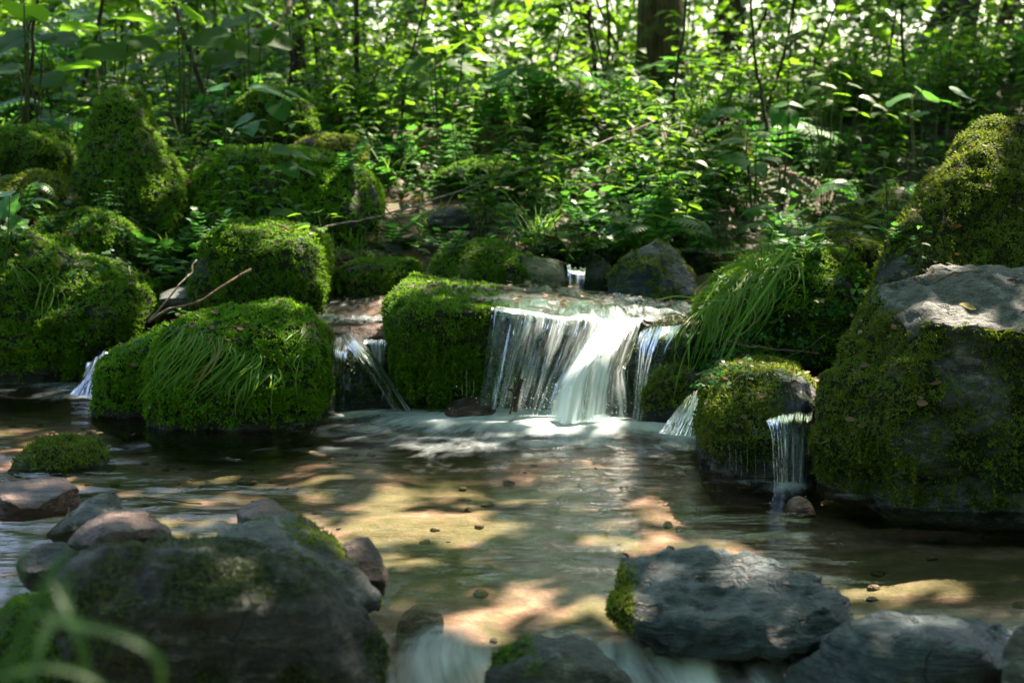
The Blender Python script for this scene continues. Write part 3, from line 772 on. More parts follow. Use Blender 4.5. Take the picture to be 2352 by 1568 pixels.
rock('fore10', 'rock', 'angular blue-grey foreground rock with sunlit top and a tuft of yellow moss',
     [[(1365, 1350, 3.05), (1395, 1285, 3.15), (1500, 1272, 3.2), (1570, 1262, 3.25), (1680, 1290, 3.2), (1790, 1290, 3.2), (1880, 1310, 3.1), (1930, 1360, 3.0), (1975, 1440, 2.92), (1930, 1420, 2.88),
       (1500, 1420, 2.88), (1650, 1440, 2.84), (1850, 1440, 2.84), (1440, 1450, 2.88), (1560, 1510, 2.84), (1900, 1490, 2.84), (1600, 1560, 3.1), (1960, 1520, 3.1), (1420, 1430, 3.0)]],
     'slate', 3.0, vox=.0034, amp=.05, freq=1.5, cuts=7, layer=1.5, moss=.9, nz=(-.9, -.6), mask=yellow_mask, msize=.0095, dens=1.0, moss_mat=M_MOSS_YELLOW, zmin=-.02, smooth=0, cutd=.93, rough2=.5)
rock('fore11', 'rock', 'dark round rock at the bottom middle with moss on its left side',
     [[(1080, 1560, 2.7), (1130, 1490, 2.76), (1220, 1450, 2.8), (1330, 1452, 2.82), (1420, 1500, 2.78), (1490, 1580, 2.7), (1250, 1500, 2.66), (1380, 1540, 2.64), (1080, 1680, 2.62), (1480, 1680, 2.62), (1250, 1700, 2.9)]],
     'grey', 2.7, vox=.0034, amp=.04, moss=.2, mbias=.25, nz=(-.8, -.2), msize=.009, dens=.8, smooth=1, mask=lambda v, n, mk: mk * (1 - sstep(.0, .07, v[:, 0])), zmin=-.1, cuts=6, cutd=.86, layer=.6, rough2=.5)
rock('fore12', 'rock', 'wide blue-grey rock with folded sides in the bottom right corner',
     [[(1780, 1560, 2.7), (1880, 1470, 2.75), (2000, 1420, 2.8), (2090, 1402, 2.82), (2180, 1420, 2.84), (2300, 1425, 2.84), (2400, 1480, 2.8), (2000, 1480, 2.66), (2150, 1490, 2.64), (2300, 1520, 2.6), (1800, 1660, 2.6), (2400, 1660, 2.6), (2400, 1600, 3.0), (1850, 1600, 3.0)]],
     'slate', 2.7, vox=.0034, amp=.045, cuts=7, layer=1.5, smooth=0, cutd=.82, rough2=.5)
rock('fore13', 'rock', 'blurred grey-green rock cut off by the right edge at the bottom',
     [[(2290, 1500, 2.45), (2330, 1440, 2.5), (2400, 1410, 2.55), (2450, 1500, 2.5), (2300, 1640, 2.4), (2450, 1640, 2.4), (2400, 1600, 2.7), (2450, 1430, 2.7)]], 'grey', 2.45, vox=.0034, amp=.045, smooth=0, cuts=7, rough2=.5, cutd=.82)
rock('poolstone', 'rock', 'low moss-topped stone breaking the pool surface at the left',
     [B([(25, 1085), (40, 1045), (80, 1020), (130, 1010), (190, 1015), (240, 1040), (275, 1085)], 4.42, .13, .15, .2, .7)], 'dark', 4.4, moss=.6, mbias=.45, nz=(-.5, .2), msize=.013, moss_mat=M_MOSS_OLIVE, zmin=.0)
rock('pebble', 'stone', 'small brown stone in the sunlit shallows by the huge boulder',
     [B([(1800, 1185), (1815, 1150), (1840, 1142), (1865, 1155), (1875, 1185)], 3.88, .045, .05, .1, .7)], 'brown', 3.9, amp=.05, vox=.002)
rock('sunken', 'stone', 'rounded reddish stone just under the water in the middle foreground',
     [B([(905, 1470), (915, 1425), (950, 1402), (1000, 1404), (1020, 1435), (1015, 1470)], 3.18, .07, .09, .2, .7)], 'brown', 3.1, amp=.04, vox=.003)
rock('foamstone', 'stone', 'small reddish stone in the foam at the foot of the waterfall',
     [B([(1010, 980), (1030, 930), (1080, 916), (1130, 920), (1150, 980)], 5.02, .07, .1, .2, .7)], 'brown', 5, amp=.05, vox=.0025)
# -- background boulders
rock('farmid', 'mossy_boulder', 'far mossy boulder with a sunlit crown, left of the thick mossy tree',
     [B([(1215, 320), (1225, 235), (1250, 200), (1300, 190), (1340, 205), (1368, 260), (1375, 320)], 9.0, .25, .3, .15, .65)], 'dark', 9, moss=.7, mbias=.5, nz=(-.6, 0), msize=.026, moss_mat=M_MOSS_OLIVE)
rock('farmid2', 'mossy_boulder', 'low mossy hump lying in the herbs in the middle of the far bank',
     [B([(990, 420), (1010, 385), (1080, 370), (1160, 372), (1200, 395), (1210, 430)], 7.7, .15, .2, .3, .7)], 'dark', 7.7, moss=.7, mbias=.5, nz=(-.6, 0), msize=.022)
rock('farmid3', 'mossy_boulder', 'small mossy hump half sunk among herbs under the far sunlit boulder',
     [B([(1320, 390), (1340, 345), (1390, 332), (1430, 350), (1440, 390)], 8.2, .15, .2, .3, .7)], 'dark', 8.2, moss=.7, mbias=.5, nz=(-.6, 0), msize=.024)
rock('stump', 'mossy_stump', 'short upright stump wrapped in yellowish moss, behind the right herb bank',
     [B([(1655, 420), (1660, 330), (1680, 300), (1705, 300), (1722, 340), (1728, 420)], 7.6, .12, .15, .1, .6)], 'dark', 7.6, moss=.8, mbias=.5, nz=(-1, -.6), msize=.024, moss_mat=M_MOSS_OLIVE, cat='stump')
rock('bankdark2', 'rock', 'dark bare stone in the grassy bank above the waterfall',
     [B([(975, 530), (990, 490), (1040, 475), (1080, 490), (1095, 530)], 6.75, .1, .15, .2, .7)], 'dark', 6.7, amp=.05)
rock('bankgrey', 'rock', 'low grey-green stone behind the thin blue trickle',
     [B([(1310, 610), (1320, 565), (1360, 550), (1410, 556), (1425, 600)], 6.45, .1, .15, .2, .7)], 'grey', 6.4, amp=.05, moss=.2, mbias=.3, nz=(.0, .6), msize=.018)
rock('bankgrey2', 'rock', 'small dark stone under the green herb bank, above the long rock',
     [B([(1215, 590), (1225, 555), (1260, 545), (1295, 560), (1305, 595)], 6.5, .1, .15, .2, .7)], 'dark', 6.4, amp=.05, moss=.2, mbias=.3, nz=(.0, .6), msize=.018)
def rock_bvh(*keys):
    V, T, n = [], [], 0
    for k in keys:
        V.append(ROCKS[k][1]); T.append(ROCKS[k][2] + n); n += len(V[-1])
    return BVHTree.FromPolygons(np.vstack(V).tolist(), np.vstack(T).tolist())
bvh = BVHTree.FromPolygons(np.vstack(HIT_V).tolist(), np.vstack(HIT_T).tolist())
def hit(px, py, default=6.0):
    r = Vector(ray(px, py)).normalized()
    q = bvh.ray_cast(Vector((0, 0, CAM_H)), r)
    if q[0] is None:
        # the ground
        r_ = ray(px, py)
        dd = np.arange(2.0, 20, 0.02)
        pts_ = np.array([0, 0, CAM_H]) + r_ * (dd / r_[1])[:, None]
        below = np.nonzero(pts_[:, 2] < ground(pts_[:, 0], pts_[:, 1]))[0]
        if len(below): return pts_[below[0]], np.array([0, 0, 1.0])
        return P(px, py, default), np.array([0, 0, 1.0])
    return np.array(q[0]), np.array(q[1])
# ------------------------------------------------------------------ water
def water_mat(name, tint, ripple_scale, ripple, rough, foam_col=(0.78, 0.88, 0.87), streak=(26.0, 7.0), falling=False, radial=False):
    m, nt, out = new_mat(name)
    p = geopos(nt)
    fl = attr(nt, 'flow').outputs['Vector']
    fo = attr(nt, 'foam').outputs['Fac']
    rl = attr(nt, 'radial').outputs['Vector'] if radial else fl
    s1 = noise_n(nt, scalev(nt, rl, (streak[0], streak[1], 1.0)), 1.0, 5, 0.62, 0.35)
    s2 = noise_n(nt, scalev(nt, rl, (streak[0] * 3.6, streak[1] * 1.6, 1.0)), 1.0, 3, 0.6, 0.2)
    s = mathn(nt, 'ADD', mathn(nt, 'MULTIPLY', s1, 0.74), mathn(nt, 'MULTIPLY', s2, 0.26))
    # aerated water: foam amount with streaks
    k = mathn(nt, 'ADD', fo, mathn(nt, 'MULTIPLY', mathn(nt, 'SUBTRACT', s, 0.5), 3.2 if falling else 2.4))
    a = mathn(nt, 'MULTIPLY', mapr(nt, k, *((0.05, 1.1) if falling else (0.12, 1.45)), 0.0, 0.95), mapr(nt, fo, 0.02, 0.2))
    h = mathn(nt, 'ADD', noise_n(nt, scalev(nt, fl, (ripple_scale[0], ripple_scale[1], 1.0)), 1.0, 3, 0.55, 0.5), mathn(nt, 'MULTIPLY', s2, 0.25))
    nb = bumpn(nt, h, ripple, 0.03)
    tr = N(nt, 'BsdfTransparent'); tr.inputs[0].default_value = (*tint, 1)
    gl = N(nt, 'BsdfGlossy'); gl.inputs['Roughness'].default_value = rough
    nt.links.new(nb, gl.inputs['Normal'])
    fr = N(nt, 'Fresnel'); fr.inputs['IOR'].default_value = 1.33
    nt.links.new(nb, fr.inputs['Normal'])
    mx = N(nt, 'MixShader')
    nt.links.new(mapr(nt, fr.outputs[0], 0.0, 1.0, 0.015, 0.95) if False else mathn(nt, 'MULTIPLY', fr.outputs[0], 0.95), mx.inputs[0])
    nt.links.new(tr.outputs[0], mx.inputs[1]); nt.links.new(gl.outputs[0], mx.inputs[2])
    di = N(nt, 'BsdfDiffuse'); di.inputs[0].default_value = (*foam_col, 1)
    tl = N(nt, 'BsdfTranslucent'); tl.inputs[0].default_value = (*foam_col, 1)
    f1 = N(nt, 'MixShader'); f1.inputs[0].default_value = 0.42
    nt.links.new(di.outputs[0], f1.inputs[1]); nt.links.new(tl.outputs[0], f1.inputs[2])
    g2 = N(nt, 'BsdfGlossy'); g2.inputs['Roughness'].default_value = 0.25
    nt.links.new(nb, g2.inputs['Normal'])
    f2 = N(nt, 'MixShader'); f2.inputs[0].default_value = 0.06
    nt.links.new(f1.outputs[0], f2.inputs[1]); nt.links.new(g2.outputs[0], f2.inputs[2])
    mf = N(nt, 'MixShader')
    nt.links.new(a, mf.inputs[0]); nt.links.new(mx.outputs[0], mf.inputs[1]); nt.links.new(f2.outputs[0], mf.inputs[2])
    nt.links.new(mf.outputs[0], out.inputs[0])
    return m
M_POOL = water_mat('pool_water', (0.82, 0.85, 0.77), (7.0, 20.0), 0.17, 0.10, streak=(16.0, 6.0), radial=True)
M_FILM = water_mat('running_water', (0.90, 0.95, 0.93), (24.0, 7.0), 0.35, 0.05, streak=(45.0, 9.0))
M_SLIDE = water_mat('sliding_water', (0.80, 0.90, 0.88), (12.0, 3.0), 0.30, 0.30, streak=(20.0, 3.0))
M_FALL = water_mat('falling_water', (0.88, 0.95, 0.94), (60.0, 5.0), 0.5, 0.12, streak=(30.0, 2.4), falling=True)

def gauss(x, y, cx, cy, rx, ry, rot=0.0):
    dx, dy = x - cx, y - cy
    c, s = math.cos(rot), math.sin(rot)
    return np.exp(-((dx * c + dy * s) / rx) ** 2 - ((-dx * s + dy * c) / ry) ** 2)
# -- the pool
wx = np.arange(-3.6, 2.8, 0.025); wy = np.arange(2.0, 6.1, 0.025)
X, Y = np.meshgrid(wx, wy, indexing='ij')
G = ground(X, Y)
level = np.interp(Y, [2.0, 2.4, 2.62, 2.85, 3.05], [-0.45, -0.33, -0.2, -0.055, 0.0])
p2 = np.stack([X.ravel(), Y.ravel(), np.zeros(X.size)], 1)
foam = np.zeros_like(X)
for (px, py, rx, ry, a) in [(1240, 962, .26, .15, 1.25), (1130, 945, .20, .12, .9), (1360, 985, .24, .12, .8), (1010, 965, .30, .14, .55), (1230, 1015, .50, .34, .42), (1050, 1000, .5, .25, .3), (1450, 1010, .4, .22, .25), (1440, 985, .14, .08, .3),
                            (840, 950, .16, .07, .55), (930, 960, .2, .12, .5), (1560, 985, .13, .12, .7), (1620, 1005, .12, .1, .35), (160, 885, .26, .10, .5), (60, 900, .3, .1, .35), (220, 915, .18, .08, .5),
                            (1815, 1118, .07, .06, .6), (1700, 1110, .1, .03, .3), (1960, 1140, .12, .04, .45), (2050, 1160, .1, .03, .35), (720, 985, .12, .05, .3)]:
    q = PZ(px, py, 0)
    foam += a * gauss(X, Y, q[0], q[1], rx, ry)
foam = np.clip(foam * (0.85 + 0.5 * fbm(p2 * np.array([5, 12, 1.0]), 3, 40).reshape(X.shape)), 0, 1.3)
fc = PZ(1270, 930, 0)
rad = np.stack([np.arctan2(X - fc[0], -(Y - fc[1]) + .25) * .55, np.hypot(X - fc[0], (Y - fc[1])), X * 0], -1)
ob = (1 - sstep(2.95, 3.15, Y))[..., None]
rad = rad * (1 - ob) + np.stack([X * .7 + .07 * np.sin(Y * 7) + .25 * (Y - 3) * np.sign(X - .1) * np.minimum(np.abs(X - .1), .3), Y * .35, X * 0], -1) * ob
rip = fbm(p2 * np.array([5.0, 11.0, 1]), 3, 12).reshape(X.shape) * 0.006 + fbm(p2 * np.array([16.0, 34, 1]), 2, 15).reshape(X.shape) * 0.002
Zw = level + rip + foam * 0.012 * (1 + 0.6 * fbm(p2 * 9, 2, 3).reshape(X.shape))
# water sliding out between the foreground rocks
outf = np.clip(1 - sstep(2.86, 3.12, Y), 0, 1)
Zw = Zw + outf * .012 * fbm(p2 * np.array([11, 3.5, 1]), 2, 63).reshape(X.shape)
foam = np.maximum(foam, 1.05 * outf * (0.6 + 0.8 * fbm(p2 * np.array([14, 3.0, 1]), 3, 60).reshape(X.shape)))
keep = (G < level + 0.05)
idx = -np.ones(X.size, int); used = np.zeros(X.size, bool)
F = grid_faces(*X.shape)
F = F[keep.ravel()[F].any(1)]
used[F.ravel()] = True
idx[used] = np.arange(used.sum())
V = np.stack([X, Y, Zw], -1).reshape(-1, 3)[used]
flow = np.stack([X, Y, np.zeros_like(X)], -1).reshape(-1, 3)[used]
link('pool_water', make_mesh('pool_water', V, idx[F], M_POOL, True, {'foam': foam.ravel()[used], 'flow': flow, 'radial': rad.reshape(-1, 3)[used]}), kind='structure',
     label='clear shallow pool with foam below the waterfall')
# -- the upper stream
wx = np.arange(-0.35, 6.0, 0.035); wy = np.arange(5.75, 11.0, 0.035)
X, Y = np.meshgrid(wx, wy, indexing='ij')
G = ground(X, Y)
level = np.interp(Y, [5.7, 5.95, 8, 10], [0.36, 0.425, 0.47, 0.66])
p2 = np.stack([X.ravel(), Y.ravel(), np.zeros(X.size)], 1)
cxs = np.interp(Y, [5.3, 5.9, 6.4, 7.2, 8.5, 11], [0.25, 0.32, 0.95, 1.55, 2.6, 5.0])
foam = 0.5 * gauss(X, Y, *PZ(1770, 580, .44)[:2], .3, .2) + 0.25 * gauss(X, Y, *PZ(1700, 600, .44)[:2], .2, .15) + 0.12
foam = foam * (0.8 + fbm(p2 * np.array([6, 14, 1.0]), 3, 44).reshape(X.shape))
Zw = level + fbm(p2 * np.array([6.0, 12, 1]), 3, 22).reshape(X.shape) * 0.012
keep = (G < level + 0.03) & (np.abs(X - cxs) < 0.75) & (Y > 6.25)
F = grid_faces(*X.shape); F = F[keep.ravel()[F].all(1)]
used = np.zeros(X.size, bool); used[F.ravel()] = True
idx = -np.ones(X.size, int); idx[used] = np.arange(used.sum())
if used.any():
    V = np.stack([X, Y, Zw], -1).reshape(-1, 3)[used]
    link('stream_water', make_mesh('stream_water', V, idx[F], M_FILM, True, {'foam': np.clip(foam.ravel()[used], 0, 1), 'flow': np.stack([X, Y, X * 0], -1).reshape(-1, 3)[used]}),
         kind='structure', label='upper stream flowing in from behind the grassy boulder')
# -- films of water that follow the stone under them
def film(name, label, x0, x1, y0, y1, zlo, zhi, foam_fn, level=None, step=0.012, lift=0.007, keepfn=None, on=('ledge',), slope=.05):
    tree_ = rock_bvh(*on)
    xs = np.arange(x0, x1, step); ys = np.arange(y0, y1, step)
    X, Y = np.meshgrid(xs, ys, indexing='ij')
    Z = np.full(X.shape, -9.0)
    for i in range(X.shape[0]):
        for j in range(X.shape[1]):
            q = tree_.ray_cast(Vector((X[i, j], Y[i, j], 1.5)), Vector((0, 0, -1)))
            if q[0] is not None: Z[i, j] = q[0].z
    if level is not None: Z = np.maximum(Z, level - lift)
    ok = (Z > zlo) & (Z < zhi)
    if keepfn is not None: ok &= keepfn(X, Y, Z)
    p2 = np.stack([X.ravel(), Y.ravel(), np.zeros(X.size)], 1)
    Z = Z + lift + 0.003 * fbm(p2 * np.array([22, 9, 1]), 2, 8).reshape(X.shape)
    F = grid_faces(*X.shape); F = F[ok.ravel()[F].all(1)]
    # no cliffs inside the film
    zz = Z.ravel()[F]; F = F[(zz.max(1) - zz.min(1)) < slope]
    used = np.zeros(X.size, bool); used[F.ravel()] = True
    idx = -np.ones(X.size, int); idx[used] = np.arange(used.sum())
    V = np.stack([X, Y, Z], -1).reshape(-1, 3)[used]
    fo = np.clip(foam_fn(X, Y), 0, 1).ravel()[used]
    return link(name, make_mesh(name, V, idx[F], M_FILM, True, {'foam': fo, 'flow': np.stack([X, Y, X * 0], -1).reshape(-1, 3)[used]}), kind='structure', label=label)
film('ledge_water', 'thin sheet of water sliding over the flat top of the waterfall ledge', -0.22, 0.66, 5.06, 5.92, 0.24, 0.42,
     lambda X, Y: 0.06 + 0.42 * sstep(.22, .45, X) + 0.25 * gauss(X, Y, -.04, 5.3, .1, .12), keepfn=lambda X, Y, Z: X > -0.14 - 0.35 * (Y - 5.1) + 0.05 * np.sin(Y * 30))
film('cascade_water', 'shallow water above the small left cascade', -0.70, -0.36, 5.32, 6.3, 0.2, 0.31, lambda X, Y: 0.25 + .35 * gauss(X, Y, -.5, 5.45, .2, .1), level=0.272, on=('redledge', 'redstones'))
film('drip_water', 'thin film of water on the round dripping rock', 0.66, 0.86, 4.12, 4.62, 0.06, 0.30, lambda X, Y: 0.16 + 0 * X, on=('drip',), step=.01, lift=.006, slope=.12)
film('cone_water', 'water gliding over the cone-shaped stone of the left cascade', -0.66, -0.34, 5.0, 5.5, 0.015, 0.30,
     lambda X, Y: .10 + .42 * np.exp(-((X + .60) / .045) ** 2) + .42 * np.exp(-((X + .46 - .5 * (5.3 - Y)) / .04) ** 2), on=('cone',), step=.01, lift=.006, slope=.12)
# -- sheets of falling water
def sheet(name, label, cols, foams, nu=60, nv=40, wob=0.006, seed=0, parent=None, mat=None, kind='structure'):
    """cols: list of polylines (px,py,d) down the fall"""
    C_ = [catmull([P(*q) if isinstance(q, tuple) else q for q in c], nv) for c in cols]
    C_ = np.array(C_)                                   # col, v, 3
    S = np.stack([catmull(C_[:, j], nu) for j in range(nv)], 1)   # u, v, 3
    f = np.array(foams, float)
    if f.ndim == 1: f = np.repeat(f[:, None], 2, 1)
    fv = np.stack([np.interp(np.linspace(0, 1, nv), np.linspace(0, 1, f.shape[1]), r) for r in f])
    fu = np.stack([np.interp(np.linspace(0, 1, nu), np.linspace(0, 1, len(f)), fv[:, j]) for j in range(nv)], 1)
    un, vn = np.meshgrid(np.linspace(0, 1, nu), np.linspace(0, 1, nv), indexing='ij')
    vr = fbm(np.stack([un.ravel() * 7, vn.ravel() * .8, np.full(un.size, seed * 3.1)], 1), 3, seed + 2).reshape(un.shape)
    fu = fu * np.clip(1 + 1.0 * vr, .1, 1.7) * sstep(0, .14, un + .05 * vr) * sstep(0, .14, 1 - un + .05 * vr) * sstep(-.02, .10, vn)
    S = S.copy(); S[:, :, 2] += .012 * vr * np.exp(-vn * 5)
    u = np.concatenate([[0], np.cumsum(np.linalg.norm(np.diff(S.mean(1), axis=0), axis=1))])
    v = np.concatenate([[0], np.cumsum(np.linalg.norm(np.diff(S.mean(0), axis=0), axis=1))])
    U, Vv = np.meshgrid(u, v, indexing='ij')
    ribs = fbm(np.stack([U.ravel() * 38, Vv.ravel() * 2.0, np.full(U.size, seed + .5)], 1), 3, seed).reshape(U.shape)
    S = S.copy(); S[:, :, 1] -= wob * ribs * 1.6
    flow = np.stack([U, Vv, np.full_like(U, seed)], -1).reshape(-1, 3)
    me = make_mesh(name, S.reshape(-1, 3), grid_faces(nu, nv), mat or M_FALL, True, {'foam': fu.ravel(), 'flow': flow})
    return link(name, me, parent, kind=kind, label=label)
ledge_bvh = rock_bvh('ledge')
def over_lip(cols, back=.22, drop=1):
    """lets each column of a fall begin on the flat top of the ledge and bend over its edge"""
    res = []
    for c in cols:
        x0 = P(*c[0])[0]
        ys_ = np.arange(5.65, 4.9, -.01)
        zs_ = np.array([(lambda h: h[0].z if h[0] is not None else -9)(ledge_bvh.ray_cast(Vector((x0, float(yy), 1.0)), Vector((0, 0, -1)))) for yy in ys_])
        top = zs_[:20].max()
        k = int(np.argmax(zs_ < top - .075)) or len(ys_) - 1
        yl = float(ys_[k]); zf = lambda yy: float(np.interp(-yy, -ys_, zs_))
        pts = [np.array([x0, yl + back, zf(yl + back) + .010]), np.array([x0, yl + .07, zf(yl + .07) + .012]), np.array([x0, yl - .005, zf(yl + .03) - .004])]
        rest = [P(*q) for q in c[2:]]
        rest[0][1] = min(rest[0][1], yl - .04)
        res.append(pts + rest)
    return res
wf = thing('waterfall', 'white silky waterfall pouring over the ledge into the pool', 'waterfall', kind='structure')
sheet('curtain', None, over_lip([[(1128, 724, 5.22), (1124, 742, 5.1), (1116, 820, 5.02), (1098, 935, 4.98)], [(1175, 728, 5.22), (1168, 748, 5.1), (1152, 830, 5.01), (1132, 940, 4.97)],
      [(1235, 734, 5.22), (1228, 755, 5.1), (1208, 835, 5.01), (1180, 945, 4.97)], [(1295, 738, 5.22), (1288, 762, 5.1), (1262, 845, 5.01), (1228, 950, 4.97)], [(1345, 742, 5.22), (1338, 765, 5.1), (1305, 850, 5.01), (1270, 955, 4.97)],
      [(1385, 735, 5.22), (1372, 765, 5.1), (1340, 860, 5.0), (1300, 960, 4.96)]]),
      [(.0, .03, .12, .14, .14), (.0, .14, .30, .24, .22), (.0, .05, .20, .18, .2), (.0, .08, .24, .26, .26), (.0, .10, .22, .3, .36), (.05, .3, .45, .45, .5)], nu=90, seed=3, parent=wf)
sheet('curtain', None, over_lip([[(1140, 730, 5.26), (1136, 750, 5.15), (1126, 830, 5.08), (1112, 935, 5.05)], [(1210, 735, 5.26), (1202, 755, 5.15), (1180, 835, 5.08), (1155, 940, 5.05)],
      [(1290, 742, 5.26), (1280, 765, 5.15), (1250, 850, 5.08), (1220, 950, 5.05)], [(1380, 745, 5.26), (1365, 770, 5.15), (1330, 860, 5.07), (1290, 958, 5.04)]]),
      [(.0, .03, .10, .1, .1), (.0, .04, .14, .13, .14), (.0, .04, .13, .15, .18), (.0, .1, .24, .26, .32)], nu=80, seed=8, parent=wf)
sheet('chute', None, over_lip([[(1368, 738, 5.26), (1352, 756, 5.11), (1312, 830, 5.02), (1275, 885, 4.95), (1250, 970, 4.88)], [(1388, 734, 5.26), (1374, 752, 5.10), (1350, 815, 4.99), (1320, 870, 4.92), (1298, 972, 4.86)],
      [(1420, 734, 5.26), (1402, 756, 5.08), (1385, 810, 4.97), (1362, 860, 4.92), (1345, 975, 4.86)], [(1445, 742, 5.22), (1425, 785, 5.08), (1415, 830, 5.0), (1405, 880, 4.93), (1395, 975, 4.87)],
      [(1470, 748, 5.2), (1440, 795, 5.08), (1442, 850, 5.0), (1448, 900, 4.95), (1455, 970, 4.9)]]),
      [(.0, .15, .35, .5, .4, .3), (.1, .5, 1.0, .85, .9, .65), (.15, .6, .95, .4, .8, .6), (.05, .25, .5, .15, .42, .42), (.0, .1, .15, .22, .26, .22)], nu=90, nv=56, wob=.012, seed=14, parent=wf)
sheet('chute', None, over_lip([[(1375, 738, 5.29), (1362, 756, 5.15), (1325, 830, 5.07), (1290, 885, 5.0), (1268, 970, 4.94)], [(1405, 736, 5.29), (1390, 756, 5.14), (1365, 815, 5.04), (1342, 870, 4.98), (1325, 972, 4.92)], [(1450, 745, 5.26), (1430, 785, 5.13), (1425, 830, 5.05), (1420, 880, 4.99), (1420, 975, 4.93)]]),
      [(.0, .2, .5, .5, .45, .4), (.1, .4, .7, .65, .6, .55), (.0, .2, .4, .35, .4, .4)], nu=70, nv=50, wob=.012, seed=18, parent=wf)
sheet('side_fall', None, [[(1470, 765, 5.12), (1462, 800, 5.05), (1458, 860, 5.0), (1450, 965, 4.95)], [(1540, 745, 5.1), (1520, 790, 5.02), (1500, 850, 4.99), (1480, 965, 4.93)], [(1600, 760, 5.1), (1575, 800, 5.03), (1550, 850, 5.0), (1520, 960, 4.92)]],
      [(.06, .12, .14, .2), (.04, .07, .08, .14), (.03, .05, .07, .12)], nu=50, seed=21, parent=wf)
cs = thing('small_cascade', 'thin streams splitting round the cone-shaped stone, left of the waterfall', 'waterfall', kind='structure')
sheet('stream', None, [[(755, 748, 5.5), (752, 775, 5.33), (752, 830, 5.22), (748, 950, 5.1)], [(785, 752, 5.48), (775, 785, 5.30), (770, 830, 5.17), (765, 945, 5.07)], [(815, 757, 5.45), (803, 795, 5.26), (795, 830, 5.14), (790, 945, 5.05)]],
      [(.1, .16, .2, .28), (.16, .25, .15, .15), (.1, .15, .08, .08)], nu=40, seed=31, parent=cs)
sheet('stream', None, [[(775, 752, 5.48), (790, 785, 5.29), (830, 840, 5.15), (905, 945, 5.05)], [(800, 752, 5.48), (812, 780, 5.27), (862, 842, 5.14), (925, 945, 5.04)], [(825, 757, 5.46), (838, 790, 5.27), (885, 850, 5.18), (948, 945, 5.08)]],
      [(.1, .2, .16, .25), (.16, .32, .26, .3), (.14, .2, .2, .25)], nu=40, seed=33, parent=cs)
sheet('stream', None, [[(830, 762, 5.42), (835, 790, 5.32), (838, 845, 5.28)], [(870, 764, 5.42), (872, 790, 5.32), (872, 840, 5.28)], [(905, 762, 5.42), (905, 790, 5.32), (905, 845, 5.28)]], [(.1, .25, .2), (.1, .3, .2), (.08, .12, .1)], nu=40, nv=20, seed=35, parent=cs)
sheet('left_trickle', 'white rivulet running down behind the bright green boulder at the left', [[(200, 835, 5.5), (190, 870, 5.42), (160, 905, 5.35)], [(235, 812, 5.5), (215, 855, 5.4), (200, 915, 5.32)], [(262, 805, 5.5), (245, 850, 5.42), (250, 925, 5.3)]],
      [(.10, .2, .26), (.15, .3, .32), (.1, .2, .26)], nu=40, nv=24, seed=41)
sheet('fan_fall', 'fan of white water under the hanging grass, right of the waterfall', [[(1585, 880, 4.95), (1560, 930, 4.85), (1512, 995, 4.75)], [(1610, 885, 4.92), (1590, 930, 4.82), (1560, 1002, 4.7)], [(1632, 890, 4.9), (1622, 935, 4.8), (1608, 1008, 4.68)], [(1645, 900, 4.9), (1640, 940, 4.8), (1640, 1010, 4.68)]],
      [(.2, .3, .3), (.25, .4, .4), (.25, .4, .36), (.15, .25, .25)], nu=50, nv=30, seed=44)
sheet('narrow_fall', 'narrow veil of water dropping off the round dripping rock', [[(1755, 935, 4.36), (1760, 965, 4.21), (1772, 1010, 4.16), (1778, 1112, 4.13)], [(1815, 925, 4.36), (1815, 955, 4.20), (1816, 1010, 4.14), (1816, 1116, 4.11)], [(1868, 930, 4.36), (1864, 960, 4.22), (1856, 1010, 4.17), (1852, 1116, 4.14)]],
      [(.0, .03, .14, .18), (.0, .05, .2, .25), (.0, .03, .16, .2)], nu=50, seed=47)
sheet('thin_trickle', 'thin blue trickle between the olive slab and the pointed rock', [[(1302, 612, 6.0), (1304, 630, 5.93), (1306, 695, 5.88)], [(1325, 614, 6.0), (1324, 632, 5.92), (1322, 695, 5.87)], [(1345, 616, 6.02), (1343, 634, 5.95), (1338, 695, 5.9)]],
      [(.2, .4, .4), (.2, .35, .3), (.1, .15, .2)], nu=30, nv=20, seed=51)
# spray: loose drops thrown up at the foot of the fall
g = np.random.default_rng(140)
oct_v = np.array([[1, 0, 0], [-1, 0, 0], [0, 1, 0], [0, -1, 0], [0, 0, 1], [0, 0, -1.0]]); oct_t = np.array([[0, 2, 4], [2, 1, 4], [1, 3, 4], [3, 0, 4], [2, 0, 5], [1, 2, 5], [3, 1, 5], [0, 3, 5]])
q = np.array([P(x_, y_, 4.93) for x_, y_ in zip(g.normal(1290, 85, 420), 950 - np.abs(g.normal(0, 30, 420)))]) + g.normal(0, .03, (420, 3))
v, t = stamp(oct_v, oct_t, q, rot_from_z(np.tile([0, 0, 1.0], (420, 1)), g.uniform(0, 6, 420)), g.uniform(.0006, .002, 420))
mm, nt, out = new_mat('water_spray')
principled(nt, out, (.85, .9, .92), .2, .5)
thing('spray', 'fine drops of spray over the foam at the foot of the waterfall', 'spray', kind='stuff', data=make_mesh('spray', v, t, mm, True))
